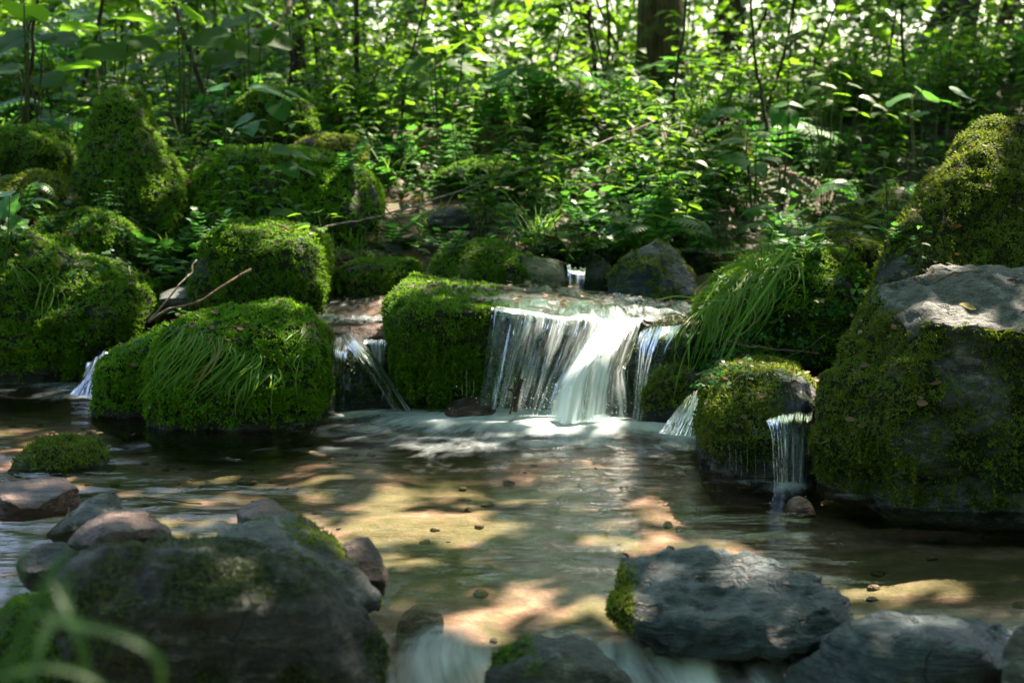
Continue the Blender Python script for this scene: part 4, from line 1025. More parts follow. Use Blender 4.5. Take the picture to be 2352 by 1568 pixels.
# thin drips off the round rock and the mossy ledge
b = thing('dripping_water', 'thin drips falling from the moss of the round rock', 'water', kind='stuff')
bag = Bag()
for px, y0, y1, d in [(1690, 1030, 1085, 4.19), (1702, 1035, 1100, 4.18), (1716, 1025, 1092, 4.19), (1735, 1040, 1105, 4.18), (1675, 1020, 1070, 4.2), (1755, 1050, 1110, 4.18)]:
    pa = catmull([P(px, y0, d), P(px + 1, (y0 + y1) / 2, d - .005), P(px + 1, y1, d - .01)], 8)
    bag.add(*tube(pa, np.linspace(.0005, .0009, 8), 6))
for px, y0, y1 in [(1072, 850, 915), (1062, 880, 925), (1088, 870, 930)]:
    pa = catmull([P(px, y0, 5.03), P(px, y1, 5.02)], 6)
    bag.add(*tube(pa, np.linspace(.0008, .0012, 6), 6))
mm, nt, out = new_mat('water_drip')
g_ = N(nt, 'BsdfPrincipled'); g_.inputs['Base Color'].default_value = (.8, .9, .9, 1); g_.inputs['Roughness'].default_value = .15; g_.inputs['Transmission Weight'].default_value = .85; g_.inputs['IOR'].default_value = 1.33
nt.links.new(g_.outputs[0], out.inputs[0])
link('drip', bag.mesh('drip', mm), b, kind='stuff')
# ------------------------------------------------------------------ leaves (templates: y = along the leaf, z = up, unit length)
def leaf_t(ws, fold=0.18, curl=0.25):
    """strip leaf with half widths ws at equal steps, folded along the midrib and curling down"""
    n = len(ws)
    V, T = [], []
    for i, w in enumerate(ws):
        t = i / (n - 1)
        z = -curl * t * t
        V += [(-w, t, z + fold * w), (0, t, z), (w, t, z + fold * w)]
    for i in range(n - 1):
        a = i * 3
        for s in (0, 1):
            q = [a + s, a + s + 1, a + s + 4, a + s + 3]
            z0, z1 = ws[i] == 0, ws[i + 1] == 0
            if z0 and z1: continue
            if z0: T.append([a + 1, q[2], q[3]])
            elif z1: T.append([q[0], q[1], a + 4])
            else: T += [[q[0], q[1], q[2]], [q[0], q[2], q[3]]]
    return np.array(V, float), np.array(T)
def fan_t(outline, center=(0, 0.42), dish=0.0, droop=0.2):
    o = np.array(outline, float)
    V = np.zeros((len(o) + 1, 3))
    V[0, :2] = center
    V[1:, :2] = o
    r = np.linalg.norm(V[:, :2] - np.array(center), axis=1)
    V[:, 2] = dish * np.abs(V[:, 0]) - droop * V[:, 1] ** 2
    n = len(o)
    T = np.array([[0, 1 + i, 1 + (i + 1) % n] for i in range(n)])
    return V, T
def mirror(pts):
    return pts + [(-x, y) for x, y in pts[::-1] if abs(x) > 1e-6]
OVAL = leaf_t([0, .27, .30, .17, 0])
OVAL4 = leaf_t([0, .30, .24, 0])
DIAM = leaf_t([0, .31, 0], .22, .2)
LANCE = leaf_t([0, .12, .11, .06, 0], .1, .3)
HEART = fan_t(mirror([(0, 0.10), (.16, -.04), (.36, .02), (.48, .22), (.46, .45), (.33, .70), (.16, .90), (0, 1.05)]), (0, .3), .12, .22)
ROUND = fan_t(mirror([(0, 0.06), (.2, -.08), (.42, .0), (.56, .2), (.58, .45), (.5, .7), (.33, .9), (.14, .99), (0, 1.02)]), (0, .35), .10, .18)
LOBED = fan_t(mirror([(0, 0.02), (.22, -.06), (.36, .06), (.33, .16), (.56, .30), (.50, .42), (.40, .44), (.42, .66), (.30, .66), (.17, .62), (.10, .86), (0, 1.0)]), (0, .34), .12, .22)
DEAD = fan_t(mirror([(0, 0), (.2, .15), (.3, .4), (.22, .7), (0, 1.0)]), (0, .45), .35, -.25)
def clover_t():
    V, T, n = [], [], 0
    for a in (0, 2.09, -2.09):
        o = np.array(mirror([(0, .02), (.26, .38), (.30, .62), (.16, .74), (0, .66)]))
        c, s = math.cos(a), math.sin(a)
        o = np.stack([o[:, 0] * c - o[:, 1] * s, o[:, 0] * s + o[:, 1] * c], 1)
        ctr = np.array([[-.42 * s, .42 * c]])
        q = np.vstack([ctr, o]); q = np.column_stack([q, -0.12 * (q ** 2).sum(1)])
        k = len(o)
        T += [[n, n + 1 + i, n + 1 + (i + 1) % k] for i in range(k)]
        V.append(q); n += k + 1
    return np.vstack(V), np.array(T)
CLOVER = clover_t()
def stamp_leaves(tmpl, pos, direc, up, size, rnd=None, g=RNG):
    v, f = stamp(tmpl[0], tmpl[1], pos, rot_axes(direc, up), size)
    r = g.random(len(pos)) if rnd is None else rnd
    return v, f, np.repeat(r, len(tmpl[0]))
def rand_dir(n, g, zlo=-0.4, zhi=0.5):
    a = g.uniform(0, 2 * math.pi, n)
    z = g.uniform(zlo, zhi, n)
    h = np.sqrt(1 - z * z)
    return np.stack([np.cos(a) * h, np.sin(a) * h, z], 1)

# ------------------------------------------------------------------ gaps cut in the canopy along sun rays to light chosen spots
SPOTS = []
def lit(px, py, r, z=None, d=None):
    SPOTS.append((PZ(px, py, z) if d is None else P(px, py, d), r))
for a in [(1375, 765, .13), (1340, 850, .12), (1300, 900, .12), (1330, 930, .12), (1400, 730, .10)]: lit(a[0], a[1], a[2], d=5.02)
for a in [(1130, 945, .11), (1200, 955, .16), (1270, 970, .17), (1340, 975, .14), (1230, 940, .12)]: lit(*a, z=0)
for a in [(950, 1098, .07), (870, 1140, .08), (960, 1160, .10), (1060, 1170, .09), (1130, 1190, .09), (720, 1190, .11), (790, 1225, .09), (640, 1180, .07), (1530, 1155, .09), (1600, 1150, .09), (1720, 1150, .10), (1850, 1150, .10), (1920, 1160, .05),
          (1480, 1215, .06), (1600, 1250, .08), (1680, 1250, .06), (1380, 1215, .06), (760, 1075, .05), (1480, 1125, .04), (1130, 1370, .07), (1230, 1350, .08), (1320, 1385, .08), (1060, 1400, .06), (1330, 1345, .05), (2130, 1335, .035), (2040, 1390, .05), (2000, 1370, .03),
          (90, 1085, .07), (180, 1082, .05), (200, 960, .07), (450, 1190, .06), (480, 1120, .04), (1130, 1110, .05), (960, 1250, .06)]: lit(a[0], a[1], a[2], z=-.08)
for a in [(1700, 1295, .06, 3.14), (1640, 1280, .05, 3.2), (1790, 1300, .045, 3.14), (840, 785, .08, 5.35), (800, 760, .07, 5.4), (870, 800, .06, 5.34), (250, 1190, .06, 2.98), (310, 1180, .05, 3.0), (870, 1290, .035, 2.86), (50, 1140, .05, 3.25),
          (2170, 730, .07, 3.98), (2250, 735, .06, 4.0), (2100, 760, .04, 4.0), (2180, 620, .05, 4.45), (2000, 960, .04, 3.95), (1990, 1010, .03, 3.92), (680, 530, .08, 5.95), (640, 524, .07, 5.95), (735, 445, .06, 6.75), (750, 470, .05, 6.7),
          (75, 470, .07, 6.0), (90, 505, .05, 6.2), (1000, 660, .05, 5.6), (1080, 665, .06, 5.6), (1160, 700, .035, 5.4), (1450, 720, .04, 5.4), (1520, 735, .05, 5.3), (2070, 432, .05, 6.85), (1100, 745, .03, 5.1), (860, 700, .05, 5.9), (800, 720, .05, 5.8),
          (300, 260, .06, 6.8), (360, 330, .06, 6.8), (2060, 600, .05, 4.9), (1990, 690, .06, 4.9), (1790, 570, .12, 6.3), (1700, 600, .08, 5.6), (1740, 640, .07, 5.1), (920, 650, .06, 5.35),
          (1050, 130, .3, 9.0), (1100, 180, .3, 8.6), (1010, 200, .3, 8.2), (1150, 260, .25, 8.0), (1050, 290, .25, 7.8), (980, 310, .2, 7.6), (1250, 200, .25, 8.8), (1350, 200, .25, 9), (1440, 320, .22, 7.6), (1450, 400, .2, 7.2), (1380, 420, .15, 7.0), (1480, 450, .15, 6.8), (1280, 470, .12, 6.8),
          (1890, 180, .25, 8.0), (1960, 220, .25, 7.8), (2030, 270, .2, 7.6), (2100, 300, .15, 7.4), (560, 40, .2, 8.5), (380, 20, .2, 8.5), (160, 160, .2, 8.5), (280, 120, .15, 8.5), (620, 120, .2, 9.5), (760, 160, .25, 10), (1700, 60, .3, 10), (1330, 60, .35, 11), (1230, 60, .35, 11),
          (2250, 120, .3, 11), (2100, 60, .3, 11), (1800, 100, .3, 10), (1760, 340, .1, 7.3), (2100, 340, .1, 7.2), (1560, 480, .1, 6.7), (1900, 290, .15, 7.3), (2150, 460, .08, 5.1), (2080, 580, .06, 4.95), (2250, 340, .08, 5.2), (2300, 280, .06, 5.4), (1800, 600, .06, 5.2), (1880, 600, .05, 5.2), (110, 330, .08, 6.9), (520, 540, .06, 5.9), (250, 520, .07, 6.2), (330, 690, .06, 5.7), (640, 720, .06, 5.0), (430, 380, .1, 7)]: lit(a[0], a[1], a[2], d=a[3])
SP = np.array([s[0] for s in SPOTS]); SR = np.array([s[1] for s in SPOTS])
def in_sunbeam(pos):
    bad = np.zeros(len(pos), bool)
    for c, r in zip(SP, SR):
        q = pos - c
        t = q @ SUN
        dd = np.linalg.norm(q - t[:, None] * SUN, axis=1)
        bad |= (dd < r * 1.0 + 0.03) & (t > 0.35)
    return bad

# ------------------------------------------------------------------ trees
def trunk_path(base, top, bend=0.1, n=14, seed=0):
    g = np.random.default_rng(seed)
    base, top = np.asarray(base, float), np.asarray(top, float)
    k = 5
    pts = [base + (top - base) * i / (k - 1) + (g.normal(0, bend, 3) * np.array([1, 1, 0]) if 0 < i < k - 1 else 0) for i in range(k)]
    return catmull(pts, n)
TREES = []
def tree_trunk(root, path, r0, r1, mat, seed, limbs=4, flare=1.5, limb_len=2.0, limb_z=3.0):
    n = len(path)
    t = np.linspace(0, 1, n)
    rad = r0 * (1 - t) + r1 * t + r0 * (flare - 1) * np.exp(-t * 14)
    o = path[0]
    b = Bag(); v, q, c = tube(path, rad, 14, 0.22, seed); b.add(v, q, c)
    link('trunk', b.mesh('trunk', mat, o), root)
    g = np.random.default_rng(seed + 5)
    tips = []
    for k in range(limbs):
        i = int(np.clip(np.searchsorted(path[:, 2], limb_z + o[2] + k * 0.6), 1, n - 2))
        a = g.uniform(0, 6.28)
        L = limb_len * g.uniform(.7, 1.2)
        e = path[i] + np.array([math.cos(a) * L, math.sin(a) * L, L * g.uniform(.25, .7)])
        pa = catmull([path[i], (path[i] + e) / 2 + np.array([0, 0, .25]), e], 10)
        b = Bag(); v, q, c = tube(pa, np.linspace(rad[i] * .5, rad[i] * .1, 10), 7, 0.15, seed + k); b.add(v, q, c)
        link('limb', b.mesh('limb', mat, o), root)
        tips.append(pa)
    return tips
def base_at(px, py, d):
    p_ = P(px, py, d)
    return np.array([p_[0], p_[1], float(ground(p_[0], p_[1])) - 0.05])
def at_top(px, py, d, extra=0):
    """a point up the tree seen at pixel px,py, carried on to 6 m height"""
    return P(px, py, d)
tree_defs = [
    # name, label, base px,py,d ; a second pixel the trunk passes ; radius, material
    ('tree', 'thick tree with yellowish mossy bark standing behind the herb bank', (1520, 245, 11.0), (1527, 0), .15, M_BARK_MOSSY),
    ('tree', 'dark tree trunk with a leaning limb, seen against the bright gap at the top', (1078, 200, 15.0), (1072, 0), .15, M_BARK),
    ('tree', 'pale grey-brown trunk half hidden by leaves, left of the dark trunk', (950, 200, 16.0), (940, 0), .14, M_BARK_MOSSY),
    ('tree', 'leaning tree with a thick slanting trunk in the right top', (2085, 190, 12.0), (2190, 0), .085, M_BARK),
    ('tree', 'dark upright tree beside the slanting one in the right top', (2195, 215, 12.5), (2232, 0), .065, M_BARK),
    ('tree', 'slim dark tree leaning right near the right edge', (2262, 210, 13.0), (2330, 0), .06, M_BARK),
    ('tree', 'pale brown tree at the right edge leaning out of the picture', (2310, 190, 13.5), (2370, 40), .08, M_BARK_MOSSY),
    ('tree', 'dark slim tree behind the far left mossy boulder', (678, 190, 10.5), (685, 0), .035, M_BARK),
    ('tree', 'thin grey tree to the right of the dark slim tree', (742, 200, 12.0), (748, 0), .035, M_BARK_MOSSY),
    ('tree', 'slim dark tree between the far sunlit boulder and the bright gap', (1322, 200, 13.0), (1330, 0), .055, M_BARK),
]
for i, (nm, lab, b0, tp, r0, mt) in enumerate(tree_defs):
    base = base_at(*b0)
    q = P(tp[0], tp[1], b0[2])
    top = base + (q - base) * ((7.5 - base[2]) / max(q[2] - base[2], .3))
    top[:2] = base[:2] + np.clip(top[:2] - base[:2], -2.6, 2.6)
    o = thing(nm, lab, 'tree', base)
    path = trunk_path(base, top, .05, 18, 100 + i)
    tips = tree_trunk(o, path, r0, r0 * .45, mt, 300 + i, 4, 1.35, 1.8, 3.2)
    TREES.append((o, np.vstack([path[8:]] + tips)))
# trees that stand beside and behind the picture; their crowns shade the stream
for i, (x, y, r0, lab) in enumerate([(-3.6, 6.6, .16, 'broad shade tree on the left bank outside the view'), (4.3, 8.2, .17, 'broad shade tree on the right bank outside the view'), (3.6, 4.6, .13, 'young shade tree close on the right bank'),
                                     (-4.4, 10.5, .15, 'shade tree further up the left bank'), (5.6, 12.0, .16, 'shade tree further up the right bank'), (1.9, 14.5, .14, 'tree deep in the wood behind the mossy one'), (6.2, 5.6, .15, 'shade tree high on the right slope'),
                                     (-2.6, 15.5, .14, 'tree deep in the wood on the left')]):
    base = np.array([x, y, float(ground(x, y)) - .05])
    o = thing('tree', lab, 'tree', base)
    path = trunk_path(base, base + np.array([-.3 * np.sign(x), .2, 7.2]), .15, 16, 500 + i)
    tips = tree_trunk(o, path, r0, r0 * .35, M_BARK, 700 + i, 6, 1.4, 2.6, 3.0)
    TREES.append((o, np.vstack([path[7:]] + tips)))
# trees added behind the camera, unseen, to block sky light on front faces
for i, (x, y, r0, lab) in enumerate([(-3.4, -3.2, .16, 'added unseen shade tree downstream on the left bank'), (3.2, -3.6, .17, 'added unseen shade tree downstream on the right bank'), (.4, -6.2, .18, 'added unseen big shade tree far downstream beside the stream'), (-5.8, -.6, .15, 'added unseen shade tree beside the left foreground stones'),
                                     (5.8, -.9, .15, 'added unseen shade tree beside the right foreground stones'), (-6.0, -7.0, .16, 'added unseen shade tree at the downstream edge of the wood'), (6.2, -7.0, .16, 'added unseen shade tree at the far downstream corner of the wood')]):
    base = np.array([x, y, float(ground(x, y)) - .05])
    o = thing('tree', lab, 'tree', base)
    path = trunk_path(base, base + np.array([0, 0, 7.0]), .15, 16, 900 + i)
    tips = tree_trunk(o, path, r0, r0 * .35, M_BARK, 950 + i, 6, 1.4, 2.4, 1.2)
    TREES.append((o, np.vstack([path[3:]] + tips)))
g = np.random.default_rng(12)
NW = 30000
an = g.uniform(R(148), R(392), NW)          # leaf wall added against sky fill, all round but the view up the valley
rr = g.uniform(4.2, 9.5, NW)
wall = np.stack([np.cos(an) * rr * .95, np.sin(an) * rr * .8 + .4, g.uniform(-.3, 7.5, NW)], 1)
wall = wall[(fbm(wall * .8, 3, 66) > -.38) & (wall[:, 2] > ground(wall[:, 0], wall[:, 1]) + .1) & (wall[:, 1] < 3.2) & ~in_sunbeam(wall) & ((wall[:, 1] < -.1) | (np.abs(wall[:, 0]) > .5 * np.abs(wall[:, 1]) + 1.6))]
# canopy out of view, density and gaps shaped for the light, shared among trees
g = np.random.default_rng(11)
NC = 150000
tx, ty = g.uniform(-4.2, 4.8, NC), g.uniform(0.2, 19, NC)
hh = g.uniform(3.6, 7.6, NC)
pos = np.stack([tx, ty, np.full(NC, .3)], 1) + SUN * ((hh - .3) / SUN[2])[:, None]
cl = fbm(np.stack([tx * 1.1, ty * 0.9, hh * .35], 1), 3, 90)
dens = np.interp(ty, [0, 2, 6.3, 7.5, 10, 19], [.62, .9, .88, .46, .42, .40]) + cl * 0.85 - .33 * ((tx < -.3) & (ty > 5.3) & (ty < 8)) + np.where(ty > 7.5, np.where(np.abs(tx + .1) < .13 * ty, -.14, .13), 0)
keep = (g.random(NC) < dens) & ~in_sunbeam(pos)
# nothing hangs into the view itself
dy = pos[:, 1]
elev = np.arctan2(pos[:, 2] - CAM_H, dy)
keep &= (dy < 0.3) | (elev > R(7.0))
pos = pos[keep]
big = np.concatenate([np.zeros(len(pos), bool), np.ones(len(wall), bool)])
pos = np.vstack([pos, wall])
node_pts = np.vstack([t[1] for t in TREES]); node_id = np.concatenate([np.full(len(t[1]), k) for k, t in enumerate(TREES)])
own = np.empty(len(pos), int)
for s in range(0, len(pos), 4000):
    dd = ((pos[s:s + 4000, None, :2] - node_pts[None, :, :2]) ** 2).sum(-1)
    own[s:s + 4000] = node_id[dd.argmin(1)]
for k, (o, _) in enumerate(TREES):
    q = pos[own == k]
    if not len(q): continue
    v, f, r = stamp_leaves(DIAM, q, rand_dir(len(q), g, -.5, .2), nrm(np.array([0, 0, 1.0]) + g.normal(0, .38, q.shape)), g.uniform(.10, .17, len(q)) * np.where(big[own == k], 2.0, 1.0))
    link('crown', make_mesh('crown', v - np.array(o.location), f, M_LEAF_TREE, False, {'rnd': r}), o, kind='stuff')
# ------------------------------------------------------------------ plants
UP = np.array([0, 0, 1.0])
def plant_mesh(name, parts, origin=(0, 0, 0)):
    pass
def stem_tube(bag, a, b, r0, r1, bend=0.0, n=6, seg=5, g=RNG):
    a, b = np.asarray(a, float), np.asarray(b, float)
    m_ = (a + b) / 2 + g.normal(0, 1, 3) * bend
    pa = catmull([a, m_, b], n)
    v, q, c = tube(pa, np.linspace(r0, r1, n), seg)
    bag.add(v, q, c)
    return pa
class Leaves:
    def __init__(s): s.v, s.f, s.r, s.n = [], [], [], 0
    def add(s, tmpl, pos, direc, up, size, rnd=None, g=RNG):
        pos = np.atleast_2d(pos); direc = np.atleast_2d(direc)
        up = np.broadcast_to(up, direc.shape)
        size = np.broadcast_to(np.asarray(size, float), (len(pos),)) if np.ndim(size) < 2 else size
        v, f, r = stamp_leaves(tmpl, pos, direc, up, size, rnd, g)
        s.v.append(v); s.f.append(f + s.n); s.r.append(r); s.n += len(v)
        return s
    def mesh(s, name, mat, origin=(0, 0, 0)):
        return make_mesh(name, np.vstack(s.v) - np.asarray(origin), np.vstack(s.f), mat, True, {'rnd': np.concatenate(s.r)})
# prototypes of herbs: (stem mesh, leaf mesh)
def herb_whorl(seed):
    g = np.random.default_rng(seed); st, lv = Bag(), Leaves()
    for s in range(g.integers(4, 7)):
        a = g.uniform(0, 6.28); H = g.uniform(.12, .26)
        tip = np.array([math.cos(a) * .08, math.sin(a) * .08, H]) * g.uniform(.8, 1.2)
        pa = stem_tube(st, [g.normal(0, .025), g.normal(0, .025), 0], tip, .0022, .001, .012, 6, 4, g)
        for k in (2, 3, 4, 5):
            n = g.integers(6, 9); an = np.arange(n) * 2 * math.pi / n + g.uniform(0, 6)
            d = np.stack([np.cos(an), np.sin(an), np.full(n, .12)], 1)
            lv.add(LANCE, np.repeat(pa[k:k + 1], n, 0), d, UP, g.uniform(.028, .048), g=g)
    return st.mesh('stem', M_STEM), lv.mesh('leaves', M_LEAF_COOL)
def herb_ovate(seed):
    g = np.random.default_rng(seed); st, lv = Bag(), Leaves()
    for s in range(g.integers(2, 5)):
        a = g.uniform(0, 6.28); H = g.uniform(.2, .42)
        tip = np.array([math.cos(a) * .1, math.sin(a) * .1, H])
        pa = stem_tube(st, [g.normal(0, .03), g.normal(0, .03), 0], tip, .003, .0015, .015, 9, 4, g)
        for k in range(2, 9):
            b = k * 1.57 + g.uniform(-.3, .3)
            for sg in (0, math.pi):
                d = np.array([[math.cos(b + sg), math.sin(b + sg), g.uniform(-.25, .25)]])
                lv.add(OVAL, pa[k:k + 1], d, UP + g.normal(0, .15, 3), g.uniform(.045, .085) * (1.15 - k * .05), g=g)
    return st.mesh('stem', M_STEM), lv.mesh('leaves', M_LEAF)
def herb_pinnate(seed):
    g = np.random.default_rng(seed); st, lv = Bag(), Leaves()
    for s in range(g.integers(7, 11)):
        a = g.uniform(0, 6.28); L = g.uniform(.12, .26)
        tip = np.array([math.cos(a) * L * .7, math.sin(a) * L * .7, L * g.uniform(.35, .9)])
        pa = stem_tube(st, [0, 0, 0], tip, .0018, .0008, .02, 9, 4, g)
        dirn = nrm(tip[None])[0]; side = nrm(np.cross(dirn, UP)[None])[0]
        for k in range(3, 9):
            w = .055 * (1 - abs(k - 4.5) / 7)
            for sg in (-1, 1):
                d = side * sg + dirn * .5
                lv.add(LOBED, pa[k:k + 1], d[None], UP + g.normal(0, .15, 3), w * g.uniform(.7, 1.1), g=g)
        lv.add(LOBED, pa[-1:], dirn[None], UP, .05, g=g)
    return st.mesh('stem', M_STEM), lv.mesh('leaves', M_LEAF_COOL)
def herb_round(seed):
    g = np.random.default_rng(seed); st, lv = Bag(), Leaves()
    for s in range(g.integers(6, 11)):
        a = g.uniform(0, 6.28); L = g.uniform(.08, .22)
        tip = np.array([math.cos(a) * L * .6, math.sin(a) * L * .6, L])
        pa = stem_tube(st, [0, 0, 0], tip, .002, .0014, .012, 6, 4, g)
        d = np.array([[math.cos(a), math.sin(a), g.uniform(-.2, .2)]])
        lv.add(HEART if s % 2 else LOBED, pa[-1:] , d, UP + g.normal(0, .2, 3), g.uniform(.05, .10), g=g)
    return st.mesh('stem', M_STEM), lv.mesh('leaves', M_LEAF)
PINNA = leaf_t([0, .13, .12, .08, 0], .05, .15)
def frond(st, lv, base, a, L, lift, g, pairs=15, w=.30):
    dirh = np.array([math.cos(a), math.sin(a), 0])
    p0 = np.asarray(base, float)
    pts = [p0, p0 + dirh * L * .35 + UP * L * lift, p0 + dirh * L * .75 + UP * L * lift * 1.05, p0 + dirh * L * 1.05 + UP * L * lift * .7]
    pa = catmull(pts, pairs + 4)
    v, q, c = tube(pa, np.linspace(.0035, .001, len(pa)), 4); st.add(v, q, c)
    tg = nrm(np.gradient(pa, axis=0))
    for k in range(3, len(pa)):
        t = k / (len(pa) - 1)
        s = L * w * math.sin(math.pi * min(1, (t * .92 + .10))) ** .8
        side = nrm(np.cross(tg[k], UP)[None])[0]
        for sg in (-1, 1):
            lv.add(PINNA, pa[k:k + 1], (side * sg + tg[k] * .35 - UP * .12)[None], np.cross(side, tg[k]), max(s, .01), g=g)
def herb_fern(seed):
    g = np.random.default_rng(seed); st, lv = Bag(), Leaves()
    n = g.integers(6, 9)
    for k in range(n):
        frond(st, lv, (0, 0, 0), k * 6.28 / n + g.uniform(-.3, .3), g.uniform(.28, .42), g.uniform(.45, .8), g)
    return st.mesh('stem', M_STEM), lv.mesh('leaves', M_LEAF_COOL)
def blade(bag, p0, d0, L, w, droop, g, n=7, side=None, grav=1.0):
    """a grass blade: a keeled strip curving over"""
    t = np.linspace(0, 1, n)[:, None]
    d0 = nrm(np.asarray(d0, float)[None])[0]
    pa = p0 + d0 * L * t + np.array([0, 0, -1.0]) * droop * L * t ** 2
    sd = nrm(np.cross(d0, UP)[None])[0] if side is None else side
    ww = w * np.array([.55, .95, 1, .95, .8, .5, .05])[:n, None] if n == 7 else w * np.sin(np.linspace(.35, 3.1, n))[:, None].clip(.05)
    kd = np.cross(sd, d0) * w * .35
    v = np.concatenate([pa - sd * ww, pa + kd, pa + sd * ww], 1).reshape(-1, 3)
    i = np.arange(n - 1)[:, None] * 3
    q = np.concatenate([i + np.array([[0, 1, 4, 3]]), i + np.array([[1, 2, 5, 4]])])
    bag.add(v, q)
def herb_grass(seed):
    g = np.random.default_rng(seed); b = Bag()
    for k in range(26):
        a = g.uniform(0, 6.28)
        blade(b, np.array([g.normal(0, .02), g.normal(0, .02), 0]), (math.cos(a) * .5, math.sin(a) * .5, 1), g.uniform(.12, .3), g.uniform(.0018, .004), g.uniform(.2, .7), g)
    return None, b.mesh('blades', M_GRASS)
PROTO = {'whorl': [herb_whorl(s) for s in (1, 2, 3)], 'ovate': [herb_ovate(s) for s in (4, 5, 6)], 'pinnate': [herb_pinnate(s) for s in (7, 8, 9)],
         'round': [herb_round(s) for s in (10, 11, 12)], 'fern': [herb_fern(s) for s in (13, 14)], 'grass': [herb_grass(s) for s in (15, 16, 17)]}
HERB = {'whorl': ('woodland_herb', 'narrow-leaved whorled herb in the undergrowth of the far bank', 'herb', 'whorled herbs on the far bank'),
        'ovate': ('leafy_herb', 'upright herb with paired oval leaves on the far bank', 'herb', 'oval-leaved herbs on the far bank'),
        'pinnate': ('feathery_herb', 'low herb with feathery divided leaves on the far bank', 'herb', 'feathery herbs on the far bank'),
        'round': ('broadleaf_herb', 'low herb with rounded leaves on long stalks on the far bank', 'herb', 'round-leaved herbs on the far bank'),
        'fern': ('fern', 'green fern spreading its fronds among the herbs of the far bank', 'fern', 'ferns on the far bank'),
        'grass': ('grass_tuft', 'small tuft of thin grass on the far bank', 'grass', 'grass tufts on the far bank')}
def put_plant(kind, k, loc, rz, s, tilt=0.0):
    st, lv = PROTO[kind][k % len(PROTO[kind])]
    nm, lab, cat, grp = HERB[kind]
    o = thing(nm, lab, cat, loc, grp, None, None if st else lv)
    o.rotation_euler = (tilt * math.cos(rz), tilt * math.sin(rz), rz)
    o.scale = (s, s, s)
    if st:
        link('stem', st, o); link('leaves', lv, o, kind='stuff')
    return o
def blocked(p_, rad=0.0):
    """inside or under a rock?"""
    q = bvh.ray_cast(Vector((p_[0], p_[1], 3.0)), Vector((0, 0, -1)))
    return q[0] is not None and q[0].z > p_[2] + 0.02
def in_channel(x, y):
    c = np.interp(y, [5.3, 5.9, 6.4, 7.2, 8.5, 11], [0.25, 0.32, 0.95, 1.55, 2.6, 5.0])
    return (abs(x - c) < (.45 if y < 6.5 else .25) and y < 9) or (y < 6.3 and -0.75 < x < -0.3)
# bank herbs, thick in the middle and right of the far bank
g = np.random.default_rng(21)
kinds = ['whorl', 'ovate', 'pinnate', 'round', 'fern', 'grass']
count = {k: 0 for k in kinds}
tries = 0
while sum(count.values()) < 620 and tries < 6000:
    tries += 1
    y = 6.15 + (g.random() ** 1.35) * 5.6
    half = y * 0.36
    x = g.uniform(-half, half)
    if in_channel(x, y): continue
    z = float(ground(x, y))
    if blocked((x, y, z)): continue
    px = 1176 + FPX * x / y
    litter = px < 1150 and px > 700 and y < 7.4
    if litter and g.random() < .68: continue
    w = np.array([.26, .2, .28, .17, .015, .08]) if px > 1150 else np.array([.2, .16, .28, .2, .02, .12])
    if y > 8.5: w = np.array([.14, .38, .18, .26, .015, .03])
    if 1470 < px < 1580 and 8.8 < y < 11: continue
    k = kinds[g.choice(6, p=w / w.sum())]
    if count[k] > 290: continue
    put_plant(k, int(g.integers(0, 9)), (x, y, z - .01), g.uniform(0, 6.28), g.uniform(.75, 1.3) * (1.0 if y < 8.5 else 1.35))
    count[k] += 1
# ground cover between them: small leaves nobody could count
NG = 26000
y = 6.1 + g.random(NG) ** 1.2 * 9.0
x = g.uniform(-1, 1, NG) * y * .38
z = ground(x, y)
dn = fbm(np.stack([x * 2.2, y * 2.2, x * 0], 1), 3, 33)
cxs = np.interp(y, [5.3, 5.9, 6.4, 7.2, 8.5, 11], [0.25, 0.32, 0.95, 1.55, 2.6, 5.0])
px = 1176 + FPX * x / y
dens = .55 + dn * 1.1 - .75 * ((px > 700) & (px < 1130) & (y < 7.5))
ok = (g.random(NG) < dens) & ~((np.abs(x - cxs) < np.where(y < 6.5, .45, .22)) & (y < 9)) & ~((y < 6.4) & (x > -.8) & (x < -.28))
pos = np.stack([x, y, z + g.uniform(.01, .12, NG) * (1 + .1 * (y - 6))], 1)[ok]
NS = 9000                                    # and on both slopes beside the stream
xs_ = np.concatenate([g.uniform(1.7, 5.2, NS // 2), g.uniform(-5.2, -2.0, NS // 2)]); ys_ = g.uniform(2.2, 9.5, len(xs_))
zs_ = ground(xs_, ys_)
ok = (zs_ > .06) & (g.random(len(xs_)) < .75 + .9 * fbm(np.stack([xs_ * 1.8, ys_ * 1.8, xs_ * 0], 1), 3, 34))
side = np.stack([xs_, ys_, zs_ + g.uniform(.01, .16, len(xs_))], 1)[ok]
pos = np.vstack([pos, side])
lv = Leaves()
h = len(pos) // 3
for k, T_ in enumerate((OVAL4, LOBED, OVAL4)):
    q = pos[k * h:(k + 1) * h] if False else pos[k::3]
    lv.add(T_, q, rand_dir(len(q), g, -.25, .35), nrm(UP + g.normal(0, .3, q.shape)), g.uniform(.028, .06, len(q)) * np.interp(q[:, 1], [6, 9, 15], [.85, 1.2, 1.9]) * np.where(np.abs(q[:, 0]) > q[:, 1] * .385, 1.8, 1), g=g)
thing('undergrowth', 'low carpet of small green leaves covering the far bank', 'ground cover', kind='stuff', data=lv.mesh('undergrowth', M_LEAF_COOL))
